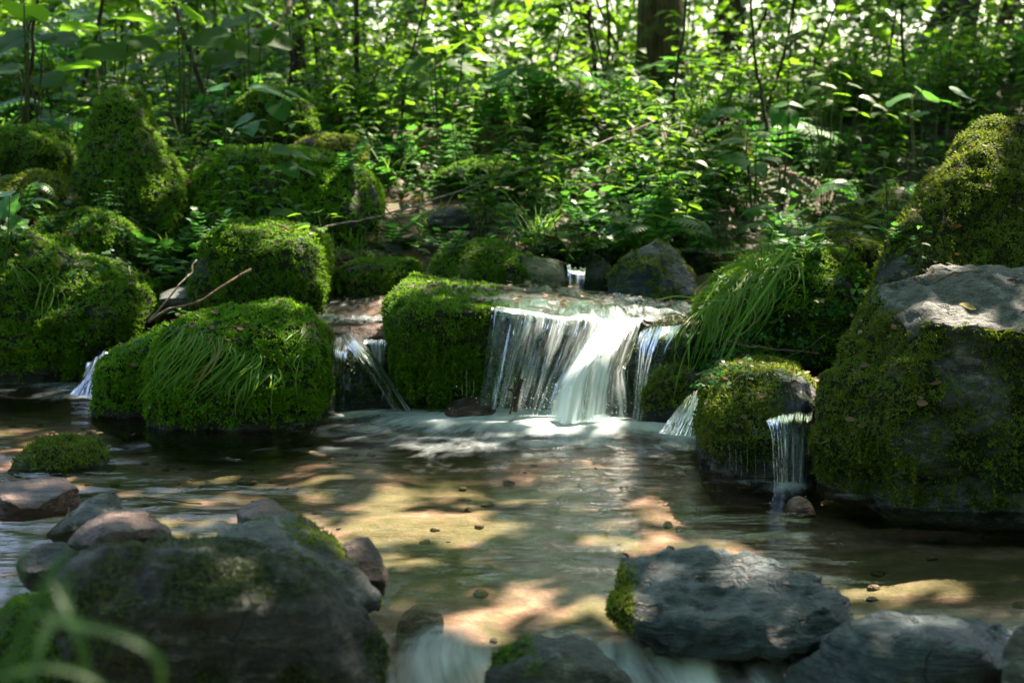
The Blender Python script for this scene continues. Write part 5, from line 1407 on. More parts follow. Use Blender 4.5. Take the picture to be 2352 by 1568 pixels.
# fallen leaves on the bare parts of the bank
NL = 4200
y = 5.7 + g.random(NL) * 5.5
x = g.uniform(-1, 1, NL) * y * .36
z = ground(x, y)
px = 1176 + FPX * x / y
ok = (g.random(NL) < np.where((px > 620) & (px < 1350), .95, .35)) & ~((np.abs(x - np.interp(y, [5.3, 5.9, 6.4, 7.2, 8.5, 11], [0.25, 0.32, 0.95, 1.55, 2.6, 5.0])) < .4) & (y < 9)) & ~((y < 6.2) & (x > -.75) & (x < -.3))
pos = np.stack([x, y, z + .012], 1)[ok]
lv = Leaves().add(DEAD, pos, rand_dir(len(pos), g, -.15, .15), nrm(UP + g.normal(0, .35, pos.shape)), g.uniform(.03, .07, len(pos)), g=g)
thing('leaf_litter', 'brown fallen leaves strewn over the bare bank', 'leaf litter', kind='stuff', data=lv.mesh('leaf_litter', M_LITTER))

# bits of dead leaf caught on the mossy rocks
pp, nn_ = [], []
for key in ('leftbig', 'leftmound', 'square', 'mound', 'cushion', 'grassmound', 'ledge', 'drip', 'bigright', 'rightpeak', 'pyramid', 'behindledge', 'leftlow', 'bankdark'):
    o_, v_, t_, n_ = ROCKS[key]
    q, nr, _ = scatter_on(v_, t_, sstep(.15, .7, n_[:, 2]) * (v_[:, 2] > .03), 150, g)
    pp.append(q + nr * .012); nn_.append(nr)
pp, nn_ = np.vstack(pp), np.vstack(nn_)
lv = Leaves().add(DEAD, pp, rand_dir(len(pp), g, -.15, .15), nrm(nn_ + g.normal(0, .3, pp.shape)), g.uniform(.010, .032, len(pp)), g=g)
thing('leaf_bits', 'brown bits of dead leaf caught in the moss of the boulders', 'leaf litter', kind='stuff', data=lv.mesh('leaf_bits', M_LITTER))

# ------------------------------------------------------------------ shrubs and saplings: stem, branches and a crown of leaves
def sapling_proto(seed, H, spread, leaf, tmpl, nleaf, mat, layered=True):
    g = np.random.default_rng(seed); st, lv = Bag(), Leaves()
    tip = np.array([g.normal(0, .12), g.normal(0, .12), 1.0]) * H
    pa = catmull([np.zeros(3), tip * .35 + g.normal(0, .05, 3) * H, tip * .7 + g.normal(0, .05, 3) * H, tip], 16)
    v, q, c = tube(pa, np.linspace(.011, .003, 16) * (H / 1.6), 6); st.add(v, q, c)
    nb = int(8 + H * 5)
    for b_ in range(nb):
        i = g.integers(3, 16); a = b_ * 2.4 + g.uniform(-.4, .4)
        L = spread * g.uniform(.5, 1.1) * (1.15 - i / 20)
        e = pa[i] + np.array([math.cos(a) * L, math.sin(a) * L, L * g.uniform(-.05, .45)])
        br = stem_tube(st, pa[i], e, .004 * H / 1.6, .0012, .03 * L, 7, 4, g)
        n = max(3, nleaf // nb)
        t = g.uniform(.15, 1.05, n)
        pp = br[0] + (br[-1] - br[0]) * t[:, None] + g.normal(0, .03, (n, 3)) * np.array([1, 1, .5])
        da = a + g.choice([-1, 1], n) * g.uniform(.3, 1.3, n)
        d = np.stack([np.cos(da), np.sin(da), g.uniform(-.45, .15, n)], 1)
        lv.add(tmpl, pp, d, nrm(UP + g.normal(0, .25, (n, 3))), leaf * g.uniform(.65, 1.25, n), g=g)
    return st.mesh('stem', M_BARK), lv.mesh('crown', mat)
SAP = [sapling_proto(40, 1.5, .5, .062, OVAL4, 330, M_LEAF), sapling_proto(41, 1.9, .6, .07, OVAL4, 400, M_LEAF_TREE), sapling_proto(42, 1.2, .45, .055, OVAL4, 320, M_LEAF_TREE), sapling_proto(43, 1.7, .55, .085, LOBED, 240, M_LEAF),
       sapling_proto(44, 2.3, .7, .065, OVAL4, 520, M_LEAF_TREE), sapling_proto(45, 1.0, .4, .07, HEART, 170, M_LEAF)]
g = np.random.default_rng(61)
spots = []
for k in range(150):
    y = 8.6 + g.random() ** 1.1 * 12.5
    x = g.uniform(-1, 1) * y * .37
    spots.append((x, y))
for i, (x, y) in enumerate(spots):
    z = float(ground(x, y))
    if blocked((x, y, z)) or in_channel(x, y): continue
    px = 1176 + FPX * x / y
    # the bright clearing behind the right part of the wood and the gap in the middle stay thinner
    thin = .35 if px > 1650 else (.45 if 1050 < px < 1450 else .1)
    if g.random() < thin * (1 if y > 9.5 else .5): continue
    if (1440 < px < 1610 and y < 11.4) or (2080 < px < 2290 and y < 13 and g.random() < .6): continue
    st, lv = SAP[int(g.integers(0, 6))]
    o = thing('sapling', 'slender leafy sapling in the sun-dappled wood behind the stream', 'sapling', (x, y, z - .02), 'saplings in the wood behind the stream')
    s = g.uniform(.75, 1.25) * np.interp(y, [8, 12, 20], [.75, 1.0, 1.35])
    o.scale = (s, s, s); o.rotation_euler = (g.normal(0, .08), g.normal(0, .08), g.uniform(0, 6.28))
    link('stem', st, o); link('crown', lv, o, kind='stuff')
# boughs of the wood behind, hanging into the top of the view: part of the trees they grow on
g = np.random.default_rng(71)
NB = 46000
y = g.uniform(10.5, 30, NB)
x = g.uniform(-1, 1, NB) * y * .42
zz = 1.0 + g.uniform(-.02, .42, NB) * (y * .19)
cl = fbm(np.stack([x * 1.2, y * .7, zz * 2.0], 1), 3, 120)
px = 1176 + FPX * x / y
den = .50 + cl * 1.5 - np.where(px > 1950, .28, 0) - np.where((px > 1600) & (px < 1950), .10, 0) - np.where((px > 1080) & (px < 1420), .14, 0) + np.where(px < 800, .2, 0)
ok = (g.random(NB) < den) & ~((px > 1455) & (px < 1595) & (y < 11.3))
pos = np.stack([x, y, zz], 1)[ok]
own = np.empty(len(pos), int)
node_pts = np.array([np.array(t[0].location) for t in TREES])
own = ((pos[:, None, :2] - node_pts[None, :, :2]) ** 2).sum(-1).argmin(1)
for k, (o, _) in enumerate(TREES):
    q = pos[own == k]
    if not len(q): continue
    lv = Leaves().add(OVAL4, q, rand_dir(len(q), g, -.5, .2), nrm(UP + g.normal(0, .4, q.shape)), g.uniform(.07, .15, len(q)), g=g)
    link('lower_boughs', lv.mesh('lower_boughs', M_LEAF_TREE, np.array(o.location)), o, kind='stuff')
# ------------------------------------------------------------------ grass hanging over the rocks
def drape(px0, py0, px1, py1, bow, lift, n, g, last_d=None):
    """points along a line in the picture, lying on whatever rock is there"""
    t = np.linspace(0, 1, n)
    out_, dprev = [], None
    for k, tt in enumerate(t):
        x = px0 + (px1 - px0) * tt + bow * math.sin(math.pi * tt)
        y = py0 + (py1 - py0) * tt
        q, _n = hit(x, y)
        d = q[1]
        if dprev is not None and abs(d - dprev) > 0.10:
            d = dprev - 0.012
        dprev = d if dprev is None else min(d, dprev + .03)
        out_.append(P(x, y, dprev - lift * (0.4 + math.sin(math.pi * min(tt * 1.1, 1)))))
    return np.array(out_)
def ribbon(bag, pa, w, rnd=None, up=None):
    n = len(pa)
    tg = nrm(np.gradient(pa, axis=0))
    view = nrm(pa - np.array([0, 0, CAM_H + .9]))
    sd = nrm(np.cross(tg, view))
    t = np.linspace(0, 1, n)
    ww = (w * np.clip(np.minimum(1, .45 + 3 * t) * np.minimum(1, (1.02 - t) * 3.2), .05, 1))[:, None]
    kd = np.cross(sd, tg) * w * .4
    v = np.concatenate([pa - sd * ww, pa + kd, pa + sd * ww], 1).reshape(-1, 3)
    i = np.arange(n - 1)[:, None] * 3
    q = np.concatenate([i + np.array([[0, 1, 4, 3]]), i + np.array([[1, 2, 5, 4]])])
    bag.add(v, q, None, rnd)
def hanging_grass(name, label, groups, seed, w=(.0014, .0026)):
    g = np.random.default_rng(seed); b = Bag()
    for (x0, x1, y0, y1), (u0, u1, v0, v1), n, bow, lift in groups:
        for k in range(n):
            s = g.random(); e = np.clip(s + g.normal(0, .38), 0, 1)
            L = g.uniform(.35, 1.0)
            sx, sy = x0 + (x1 - x0) * s + g.normal(0, 4), y0 + (y1 - y0) * s + g.normal(0, 5)
            ex, ey = u0 + (u1 - u0) * e + g.normal(0, 10), v0 + (v1 - v0) * e + g.normal(0, 8)
            ex, ey = sx + (ex - sx) * L, sy + (ey - sy) * L
            pa = drape(sx, sy, ex, ey, g.normal(0, abs(bow) * 1.7), lift * g.uniform(.3, 1.4), 9, g)
            if g.random() < .25: pa[5:] += np.array([g.normal(0, .02), 0, g.uniform(0, .03)]) * np.linspace(.3, 1, 4)[:, None]
            ribbon(b, catmull(pa, 12), g.uniform(*w), g.random())
    return thing(name, label, 'grass', kind='stuff', data=b.mesh(name, M_GRASS))
hanging_grass('hanging_grass', 'long thin grass combed down over the bright green boulder in the pool',
    [((415, 530, 735, 790), (295, 400, 945, 950), 75, 14, .022), ((520, 610, 790, 815), (420, 500, 925, 945), 30, 12, .022), ((560, 640, 830, 850), (515, 565, 950, 965), 18, 10, .02),
     ((560, 600, 850, 860), (525, 560, 940, 965), 10, 8, .02), ((700, 706, 735, 745), (612, 640, 850, 900), 4, 12, .014), ((625, 640, 850, 870), (600, 630, 930, 965), 7, 8, .016), ((690, 700, 800, 830), (660, 680, 900, 930), 3, 8, .014)], 5)
hanging_grass('hanging_grass', 'grass and thin stems drooping over the shaggy boulder at the left edge', [((95, 130, 630, 650), (40, 70, 840, 865), 6, 12, .03), ((100, 135, 630, 645), (150, 185, 700, 720), 5, -10, .02), ((10, 60, 600, 610), (60, 100, 690, 700), 6, -12, .02)], 6)
hanging_grass('hanging_grass', 'long green grass hanging off the grassy boulder beside the waterfall',
    [((1650, 1800, 640, 600), (1580, 1720, 880, 790), 110, 22, .05), ((1620, 1700, 700, 640), (1550, 1640, 950, 880), 40, 18, .05), ((1700, 1780, 600, 590), (1600, 1660, 720, 700), 40, 20, .05), ((1760, 1830, 610, 600), (1700, 1780, 760, 700), 25, 14, .04)], 7, (.0011, .0022))
# wide blades standing out from the grassy boulder, and a fine spray of grass on top
def blade_px(bag, pts, w, n=14, rnd=None):
    ribbon(bag, catmull([P(*q) for q in pts], n), w, rnd)
b = Bag()
for pts, w in [([(1745, 640, 4.98), (1790, 590, 4.93), (1820, 562, 4.9), (1790, 620, 4.86), (1720, 720, 4.84), (1660, 790, 4.85)], .008), ([(1755, 640, 4.98), (1830, 600, 4.9), (1845, 640, 4.88), (1850, 720, 4.87)], .005), ([(1740, 650, 4.98), (1690, 670, 4.92), (1640, 690, 4.9), (1610, 750, 4.88)], .006),
               ([(1750, 640, 4.98), (1700, 760, 4.84), (1660, 850, 4.8), (1600, 960, 4.72), (1580, 1030, 4.68)], .006), ([(1690, 730, 4.9), (1640, 860, 4.8), (1585, 990, 4.7)], .004), ([(1725, 700, 4.9), (1680, 800, 4.84), (1610, 900, 4.76)], .0045), ([(1640, 690, 4.92), (1590, 750, 4.85), (1580, 870, 4.78)], .004),
               ([(1680, 690, 4.9), (1630, 690, 4.85), (1590, 700, 4.82)], .003), ([(1620, 690, 5.1), (1560, 680, 5.05), (1500, 690, 5.0)], .0035), ([(1620, 700, 5.1), (1570, 690, 5.05), (1525, 720, 5.02)], .003), ([(1780, 600, 5.0), (1772, 560, 4.98), (1775, 520, 4.97), (1757, 490, 4.96)], .0022)]:
    blade_px(b, pts, w * .55)
g = np.random.default_rng(9)
for k in range(46):
    a = g.uniform(R(15), R(165)); L = g.uniform(60, 110)
    x0, y0 = 1742 + g.normal(0, 10), 622 + g.normal(0, 6)
    ex, ey = x0 + math.cos(a) * L * 1.2, y0 - math.sin(a) * L * .75
    dd = 5.05 + g.normal(0, .06)
    blade_px(b, [(x0, y0, 5.08), ((x0 + ex) / 2, (y0 + ey) / 2 - 10, dd), (ex, ey + g.uniform(0, 30), dd - g.uniform(0, .06))], g.uniform(.0008, .0016), 9)
thing('grass_tuft', 'tuft of wide and fine grass blades on top of the grassy boulder', 'grass', kind='stuff', data=b.mesh('grass_tuft', M_GRASS))
def tuft(label, px, py, n, L, spread, seed, w=(.0012, .0024), droop=(.3, .9), dirbias=(0, -.25, .9), mat=None):
    g = np.random.default_rng(seed); b = Bag()
    c, _ = hit(px, py)
    for k in range(n):
        a = g.uniform(0, 6.28)
        blade(b, c + np.array([g.normal(0, spread), g.normal(0, spread), 0]), np.array(dirbias) + np.array([math.cos(a), math.sin(a), 0]) * .55, g.uniform(.5, 1.0) * L, g.uniform(*w), g.uniform(*droop), g)
    thing('grass_tuft', label, 'grass', kind='stuff', data=b.mesh('grass_tuft', mat or M_GRASS))
tuft('drooping grass tuft beside the squarish mossy boulder', 790, 590, 70, .26, .06, 31, droop=(.5, 1.0), dirbias=(.2, -.4, .7))
tuft('sunlit grass tuft on the bank above the long mossy rock', 1262, 490, 40, .20, .03, 32, (.0016, .003))
tuft('shaded grass tuft on the bank left of the sunlit tuft', 1180, 500, 40, .20, .05, 33)
tuft('thin grass at the foot of the herb bank by the small dark stone', 1210, 560, 60, .22, .10, 35, droop=(.5, 1.1))
tuft('little grass tuft in the litter behind the squarish boulder', 860, 555, 40, .15, .06, 36)
tuft('grass tuft on the small mossy boulder below the cone-shaped one', 175, 560, 16, .14, .03, 37)
tuft('tall dark grass clump on the right wooded slope', 2010, 230, 90, .75, .22, 38, (.004, .008), (.2, .7))
tuft('grass clump at the edge of the upper stream', 1660, 590, 45, .22, .07, 39)
# out-of-focus blades right in front
b = Bag()
for pts, w in [([(-30, 1640, .98), (40, 1480, 1.0), (110, 1330, 1.02), (175, 1230, 1.05)], .0085), ([(60, 1640, .95), (85, 1500, .97), (140, 1380, 1.0), (170, 1290, 1.02)], .007), ([(120, 1330, 1.0), (160, 1400, .98), (190, 1500, .97), (200, 1640, .96)], .006),
               ([(60, 1400, .98), (170, 1430, .96), (270, 1455, .95), (345, 1490, .95), (368, 1540, .95), (372, 1640, .95)], .006), ([(-20, 1560, .94), (100, 1530, .95), (220, 1560, .95), (290, 1640, .95)], .005), ([(-40, 1500, .97), (20, 1400, 1.0), (60, 1250, 1.02), (70, 1180, 1.04)], .004)]:
    blade_px(b, pts, w * .5, 18, .1)
M_BLADE = leaf_mat('grass_dark_green', (0.018, 0.055, 0.010), (0.04, 0.10, 0.02), (0.05, 0.14, 0.02), 0.5, 0.3, 0.3)  # darker, less translucent green than the other grass
thing('grass_blades', 'blurred green grass blades close to the viewer in the bottom left corner', 'grass', kind='stuff', data=b.mesh('grass_blades', M_BLADE))

# ------------------------------------------------------------------ hanging fringes of moss under the rocks' edges
def fringe(key, strands, size, mat, seed):
    g = np.random.default_rng(seed)
    P_, N_ = [], []
    for (x0, x1, y0, y1, n, L0, L1) in strands:
        for k in range(n):
            s = g.random()
            q, _n = hit(x0 + (x1 - x0) * s, y0 + (y1 - y0) * s + g.normal(0, 6))
            L = g.uniform(L0, L1) * (0.5 + abs(fbm(np.array([[q[0] * 14, q[1] * 14, 0]]), 2, seed)[0]) * 1.6)
            m_ = max(3, int(L / (size * .55)))
            t = np.linspace(0, 1, m_)
            pp = q + np.stack([g.normal(0, .004) * t, -.014 - .01 * t, -L * t], 1) + g.normal(0, size * .18, (m_, 3))
            pp = pp[pp[:, 2] > .012]
            P_.append(pp); N_.append(np.repeat(nrm(np.array([[g.normal(0, .25), -.75, .1]])), len(pp), 0))
    pos, nor = np.vstack(P_), np.vstack(N_)
    mm = moss_mesh(pos, nor, size, g, 1.6, mat)
    o = ROCKS[key][0]
    v = np.empty(len(mm.vertices) * 3, np.float32); mm.vertices.foreach_get('co', v)
    mm.vertices.foreach_set('co', (v.reshape(-1, 3) - np.array(o.location)).astype(np.float32).ravel())
    mm.name = 'moss_fringe'
    link('moss_fringe', mm, o, kind='stuff')
fringe('bigright', [(1870, 2000, 1060, 1120, 40, .04, .12), (2000, 2340, 1110, 1150, 60, .05, .14), (1900, 2100, 950, 1050, 30, .04, .10), (2060, 2120, 780, 900, 16, .03, .08)], .013, M_MOSS_OLIVE, 81)
fringe('ledge', [(895, 1110, 800, 850, 70, .06, .16), (900, 1100, 740, 800, 50, .04, .1)], .015, M_MOSS, 82)
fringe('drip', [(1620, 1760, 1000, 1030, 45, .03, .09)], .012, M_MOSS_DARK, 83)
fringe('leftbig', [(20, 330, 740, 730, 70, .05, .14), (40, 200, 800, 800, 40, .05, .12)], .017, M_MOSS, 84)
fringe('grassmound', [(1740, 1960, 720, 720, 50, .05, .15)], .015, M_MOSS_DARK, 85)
fringe('square', [(480, 750, 620, 640, 45, .04, .10)], .015, M_MOSS, 86)
fringe('cushion', [(240, 420, 860, 880, 30, .04, .08), (560, 745, 880, 900, 60, .04, .10)], .014, M_MOSS_BRIGHT, 87)

# ------------------------------------------------------------------ sticks and twigs
def stick(name, label, pts, r0, r1, mat, cat='stick', n=26, wob=.004, seed=1, twigs=()):
    pa = catmull([P(*q) if isinstance(q, tuple) else q for q in pts], n)
    pa = pa + np.stack([fbm(np.stack([np.arange(n) * .45, np.full(n, k * 9.0), np.full(n, seed)], 1), 2, seed) for k in range(3)], 1) * wob
    b = Bag(); v, q, c = tube(pa, np.linspace(r0, r1, n), 8, .18, seed); b.add(v, q, c)
    for i, dv, L in twigs:
        e = pa[i] + np.array(dv) * L
        v, q, c = tube(catmull([pa[i], (pa[i] + e) / 2 + np.array([0, 0, .01]), e], 6), np.linspace(r1 * .9, r1 * .4, 6), 6); b.add(v, q, c)
    o = np.array(pa[0])
    return thing(name, label, cat, o, data=b.mesh(name, mat, o))
stick('fallen_branch', 'long thin pale branch slanting across the far bank', [(712, 532, 6.05), (780, 517, 6.15), (870, 495, 6.3), (1000, 455, 6.6), (1120, 414, 6.9), (1230, 380, 7.1), (1400, 322, 7.5), (1620, 228, 8.0)], .0042, .003, M_TWIG, 'branch', 50, .010, 3)
stick('stick', 'bent brown stick lying on the flat slab by the squarish boulder', [(340, 738, 5.6), (385, 712, 5.58), (450, 696, 5.57), (490, 672, 5.6), (577, 617, 5.7)], .0065, .005, M_TWIG_BROWN, seed=4)
stick('twig', 'thin pale twig leaning up beside the bent brown stick', [(345, 730, 5.62), (372, 704, 5.62), (410, 655, 5.65), (438, 628, 5.7), (443, 608, 5.72), (452, 596, 5.74)], .004, .0025, M_TWIG, 'twig', seed=5)
def lifted(pxs, lift=.018):
    return [hit(x, y)[0] + np.array([0, -lift, lift * .5]) for x, y in pxs]
stick('twig', 'long curved pale twig lying over the left mossy boulders', lifted([(-5, 552), (60, 545), (105, 556), (140, 580), (180, 590), (230, 592), (280, 608), (318, 630), (335, 645)]), .0038, .0025, M_TWIG, 'twig', 40, .006, 6)
stick('twig', 'thin dark twig under the overhang of the grassy boulder', [(1665, 783, 4.9), (1720, 795, 4.86), (1790, 803, 4.84), (1880, 812, 4.82)], .004, .003, M_TWIG_BROWN, 'twig', seed=7)
stick('twig', 'green-brown curved stem hanging below the grassy boulder', [(1895, 770, 4.85), (1868, 790, 4.83), (1830, 812, 4.81), (1780, 832, 4.8)], .0025, .002, M_STEM, 'twig', seed=8)
stick('stick', 'short dark upright stick standing in the white foam', [(1181, 945, 4.93), (1188, 905, 4.93), (1197, 872, 4.94)], .0085, .006, M_BARK, n=12, seed=9, twigs=((4, (-.6, -.2, .7), .05),))
stick('twig', 'thin dark twig standing beside the short upright stick', [(1172, 950, 4.9), (1177, 925, 4.9), (1180, 893, 4.91)], .0032, .002, M_BARK, 'twig', n=10, seed=10)
stick('twig', 'reddish thin twig drifting in the pool behind the left foreground rocks', [PZ(330, 1140, .004), PZ(380, 1146, .006), PZ(430, 1154, .005), PZ(462, 1157, .004)], .0022, .0015, M_TWIG_BROWN, 'twig', 14, .002, 11)
stick('twig', 'small twig standing on the wet ledge above the waterfall', [(1213, 705, 5.5), (1214, 690, 5.5), (1217, 675, 5.5)], .003, .002, M_TWIG_BROWN, 'twig', 8, .001, 12)
stick('twig', 'bare thin twig rising in front of the pale stones in the left foreground', [(108, 1228, 2.9), (130, 1205, 2.88), (150, 1190, 2.88), (162, 1165, 2.9)], .002, .0012, M_TWIG_BROWN, 'twig', 12, .002, 13)
stick('root', 'pale bare root curving in the grassy bank above the waterfall', [(1175, 530, 6.5), (1200, 545, 6.4), (1250, 540, 6.4), (1290, 560, 6.35), (1310, 582, 6.3)], .008, .004, M_TWIG_BROWN, 'root', 22, .01, 14)
for i, (px, py, L, a, lab) in enumerate([(360, 610, .22, .2, 'in the gap left of the squarish boulder'), (410, 590, .18, 2.4, 'in the litter behind the bent brown stick'), (880, 545, .25, .5, 'in the bare litter under the long branch'), (930, 500, .2, 2.8, 'close above the long branch'), (830, 630, .16, .9, 'on the dark bank rock'),
                                         (1000, 540, .18, 2.2, 'before the dark bare bank stone'), (1120, 470, .22, .3, 'in the herbs above the dark bare bank stone'), (640, 530, .12, 2.6, 'on the squarish boulder'), (300, 600, .14, .7, 'on the boulder below the cone'), (1900, 600, .14, 2.3, 'on the grassy boulder'), (2200, 640, .16, .4, 'on the top of the huge boulder'),
                                         (1150, 640, .12, 2.5, 'on the long rock behind the ledge'), (1000, 665, .10, .5, 'on the ledge left of the falling water'), (570, 760, .12, 2.7, 'in the moss of the bright green boulder'), (1700, 870, .10, .3, 'on the round dripping rock')]):
    q, nn = hit(px, py)
    dv = np.array([math.cos(a), math.sin(a) * .6, 0]) * L / 2
    e0, e1 = q - dv + nn * .015, q + dv + nn * .015
    for w_ in (e0, e1):
        h_ = bvh.ray_cast(Vector((w_[0], w_[1], w_[2] + .25)), Vector((0, 0, -1)), .5)
        if h_[0] is not None: w_[2] = h_[0].z + .008
        else: w_[2] = max(w_[2] - .05, float(ground(w_[0], w_[1])) + .006)
    stick('twig', 'short fallen twig ' + lab, [e0, (e0 + e1) / 2 + np.array([0, 0, .012]), e1], .0032, .0018, M_TWIG_BROWN if i % 3 else M_TWIG, 'twig', 12, .004, 80 + i)
# slim bare stems of the undergrowth
for i, (pts, r, lab) in enumerate([([(70, 330, 7.6), (62, 240, 7.6), (72, 150, 7.6), (78, 60, 7.6), (95, -40, 7.6)], .010, 'dark crooked sapling stem at the upper left'), ([(85, 300, 7.7), (76, 200, 7.7), (60, 130, 7.7), (70, 30, 7.7)], .007, 'thin second stem beside the dark crooked one at the upper left'),
                                   ([(810, 258, 9.0), (822, 190, 9.0), (818, 90, 9.0), (820, 0, 9.0), (815, -60, 9.0)], .016, 'slim dark bent stem rising from the far low mossy hump'), ([(525, 150, 9.5), (600, 100, 9.5), (650, 40, 9.6), (675, -20, 9.8)], .018, 'pale branch arching up at the upper left of the middle'),
                                   ([(1762, 330, 8.0), (1755, 250, 8.0), (1742, 180, 8.0), (1730, 100, 8.0), (1725, -40, 8.0)], .009, 'thin dark stem right of the thick mossy tree'), ([(1545, 260, 8.2), (1555, 150, 8.2), (1572, 60, 8.2), (1575, -30, 8.2)], .009, 'thin stem standing just before the thick mossy tree'),
                                   ([(1370, 230, 10.5), (1365, 120, 10.5), (1350, 20, 10.5), (1355, -60, 10.5)], .016, 'forked thin stem near the far sunlit boulder'), ([(1378, 225, 10.6), (1395, 150, 10.6), (1400, 60, 10.6), (1385, -50, 10.6)], .012, 'curving thin stem leaning beside the forked one')]):
    if pts[0][1] > 0:
        q = P(*pts[0]); zg = float(ground(q[0], q[1]))
        pp = [np.array([q[0], q[1], zg - .03])] + [P(*a) for a in pts]
    stick('slender_sapling', lab, pp, r * 1.15, r * .7, M_BARK, 'sapling', 30, .01, 60 + i)

# ------------------------------------------------------------------ big-leaved plants: each leaf a part
LEAF_MESH = {}
def leaf_mesh(kind, mat, k=0):
    key = (kind, mat.name, k)
    if key not in LEAF_MESH:
        g = np.random.default_rng(k + 3)
        v, f = {'heart': HEART, 'round': ROUND, 'lobed': LOBED, 'oval': OVAL}[kind]
        v = v.copy(); v[:, 2] += .07 * np.sin(v[:, 0] * 7 + k) * v[:, 1] + g.normal(0, .012, len(v))
        LEAF_MESH[key] = make_mesh('leaf', v, f, mat, True, {'rnd': np.full(len(v), g.random())})
    return LEAF_MESH[key]
def big_plant(name, label, root, leaves, kind='round', mat=None, d=7.5, stemr=.004, seed=0, cat='plant'):
    """root: pixel of the foot; leaves: (px, py, size in picture pixels, heading degrees in plan, tilt)"""
    g = np.random.default_rng(seed)
    mat = mat or M_LEAF
    p0 = P(root[0], root[1], d)
    zg = float(ground(p0[0], p0[1]))
    if len(root) > 2 and root[2]: zg = p0[2]
    base = np.array([p0[0], p0[1], zg])
    o = thing(name, label, cat, base)
    b = Bag()
    for k, L_ in enumerate(leaves):
        px, py, sz = L_[:3]
        head = R(L_[3]) if len(L_) > 3 else g.uniform(0, 6.28)
        tilt = L_[4] if len(L_) > 4 else g.uniform(-.35, .1)
        c = P(px, py, d + g.normal(0, .08))
        s = sz * c[1] / FPX * (.82 if sz > 65 else 1.0)
        dirn = np.array([math.cos(head), math.sin(head), tilt]); dirn /= np.linalg.norm(dirn)
        upv = nrm(np.array([[g.normal(0, .22), -.25 + g.normal(0, .2), 1.0]]))
        rm = rot_axes(dirn[None], upv)[0]
        lo = link('leaf', leaf_mesh(kind, mat, k % 4), o)
        lo.matrix_local = Matrix.Translation(Vector(c - dirn * s * .4 - base)) @ Matrix(rm.tolist()).to_4x4() @ Matrix.Scale(s, 4)
        a = c - dirn * s * .4
        m_ = base * .35 + a * .65 + np.array([0, 0, -.02]); m_[2] = base[2] + (a[2] - base[2]) * .55
        v, q, cc = tube(catmull([base + g.normal(0, .01, 3), m_, a], 10), np.linspace(stemr, stemr * .6, 10), 6)
        b.add(v, q, cc)
    link('stalks', b.mesh('stalks', M_STEM, base), o, kind='stuff')
    return o
big_plant('heart_leaved_plant', 'heart-leaved plant with wide flat leaves above the broad mossy mound', (505, 345), [(612, 205, 120, 0, -.1), (680, 218, 70, 20, -.2), (640, 248, 62, -60, -.7), (560, 275, 62, 190, -.4), (575, 292, 50, -80, -.4), (500, 200, 70, 150, .1)], 'heart', M_LEAF_COOL, 6.9, .005, 1)
big_plant('heart_leaved_plant', 'small heart-leaved plant standing on the broad mossy mound', (620, 430, 1), [(645, 345, 60, -10, -.1), (690, 355, 50, 10, -.2), (665, 385, 55, -40, -.5), (700, 390, 40, 0, -.2)], 'heart', M_LEAF_COOL, 6.65, .003, 2)
big_plant('large_leaved_plant', 'large round-leaved plant at the upper left edge', (60, 300), [(25, 95, 120, 200), (90, 40, 110, 60), (130, 85, 110, -20), (15, 160, 90, 180), (110, 180, 80, -60), (60, 20, 110, 100)], 'round', M_LEAF_BIG, 7.6, .006, 3)
big_plant('large_leaved_plant', 'large round-leaved plant behind the cone-shaped boulder', (240, 260), [(200, 60, 120, 150), (245, 110, 130, -70), (185, 150, 110, 210), (300, 40, 110, 40), (320, 95, 90, -20), (280, 160, 80, -60)], 'round', M_LEAF_BIG, 7.9, .006, 4)
big_plant('large_leaved_plant', 'large round-leaved plant above the broad mossy mound', (420, 260), [(380, 60, 120, 170), (430, 20, 110, 60), (470, 85, 120, -30), (395, 130, 100, 220), (350, 150, 80, 200), (500, 130, 80, -50)], 'round', M_LEAF_BIG, 8.1, .006, 5)
big_plant('large_leaved_plant', 'large round-leaved plant before the dark slim tree', (570, 240), [(540, 50, 110, 160), (600, 30, 100, 30), (560, 110, 110, -80), (630, 90, 90, 0), (520, 150, 90, 200)], 'round', M_LEAF_BIG, 8.6, .005, 6)
big_plant('large_leaved_plant', 'pale lobed-leaf plant in the sunlit middle of the wood', (1010, 300), [(950, 150, 110, 180), (1000, 110, 100, 90), (1060, 150, 100, 0), (1090, 110, 80, 30), (975, 190, 90, 220), (1040, 190, 70, -80)], 'lobed', M_LEAF_BIG, 8.4, .005, 7)
big_plant('large_leaved_plant', 'dark heart-leaved plant in the middle wood, right of the pale lobed one', (1100, 260), [(1110, 130, 70, 10), (1150, 100, 70, 40), (1130, 190, 60, -70), (1070, 90, 70, 160)], 'heart', M_LEAF_BIG, 9.4, .005, 8)
big_plant('large_leaved_plant', 'angular-leaved plant before the thick mossy tree', (1590, 290), [(1500, 150, 70, 190), (1550, 130, 80, 80), (1610, 140, 70, 10), (1480, 190, 60, 200), (1640, 180, 60, -20), (1570, 190, 70, -80)], 'lobed', M_LEAF_COOL, 8.6, .004, 9)
big_plant('large_leaved_plant', 'broad-leaved plant beside the yellowish mossy stump', (1735, 425), [(1690, 322, 75, 190), (1745, 332, 70, 60), (1700, 365, 60, 210), (1760, 360, 70, -20), (1735, 385, 60, -70), (1790, 345, 70, 10), (1660, 350, 50, 190)], 'heart', M_LEAF_COOL, 7.1, .004, 10)
big_plant('large_leaved_plant', 'dark hanging five-leaf spray against the bright wood on the right', (1800, 330), [(1782, 262, 55, -110, -1.2), (1800, 270, 60, -90, -1.4), (1820, 265, 55, -60, -1.2), (1795, 240, 50, 160), (1830, 240, 50, 10)], 'oval', M_LEAF_COOL, 7.4, .003, 11)
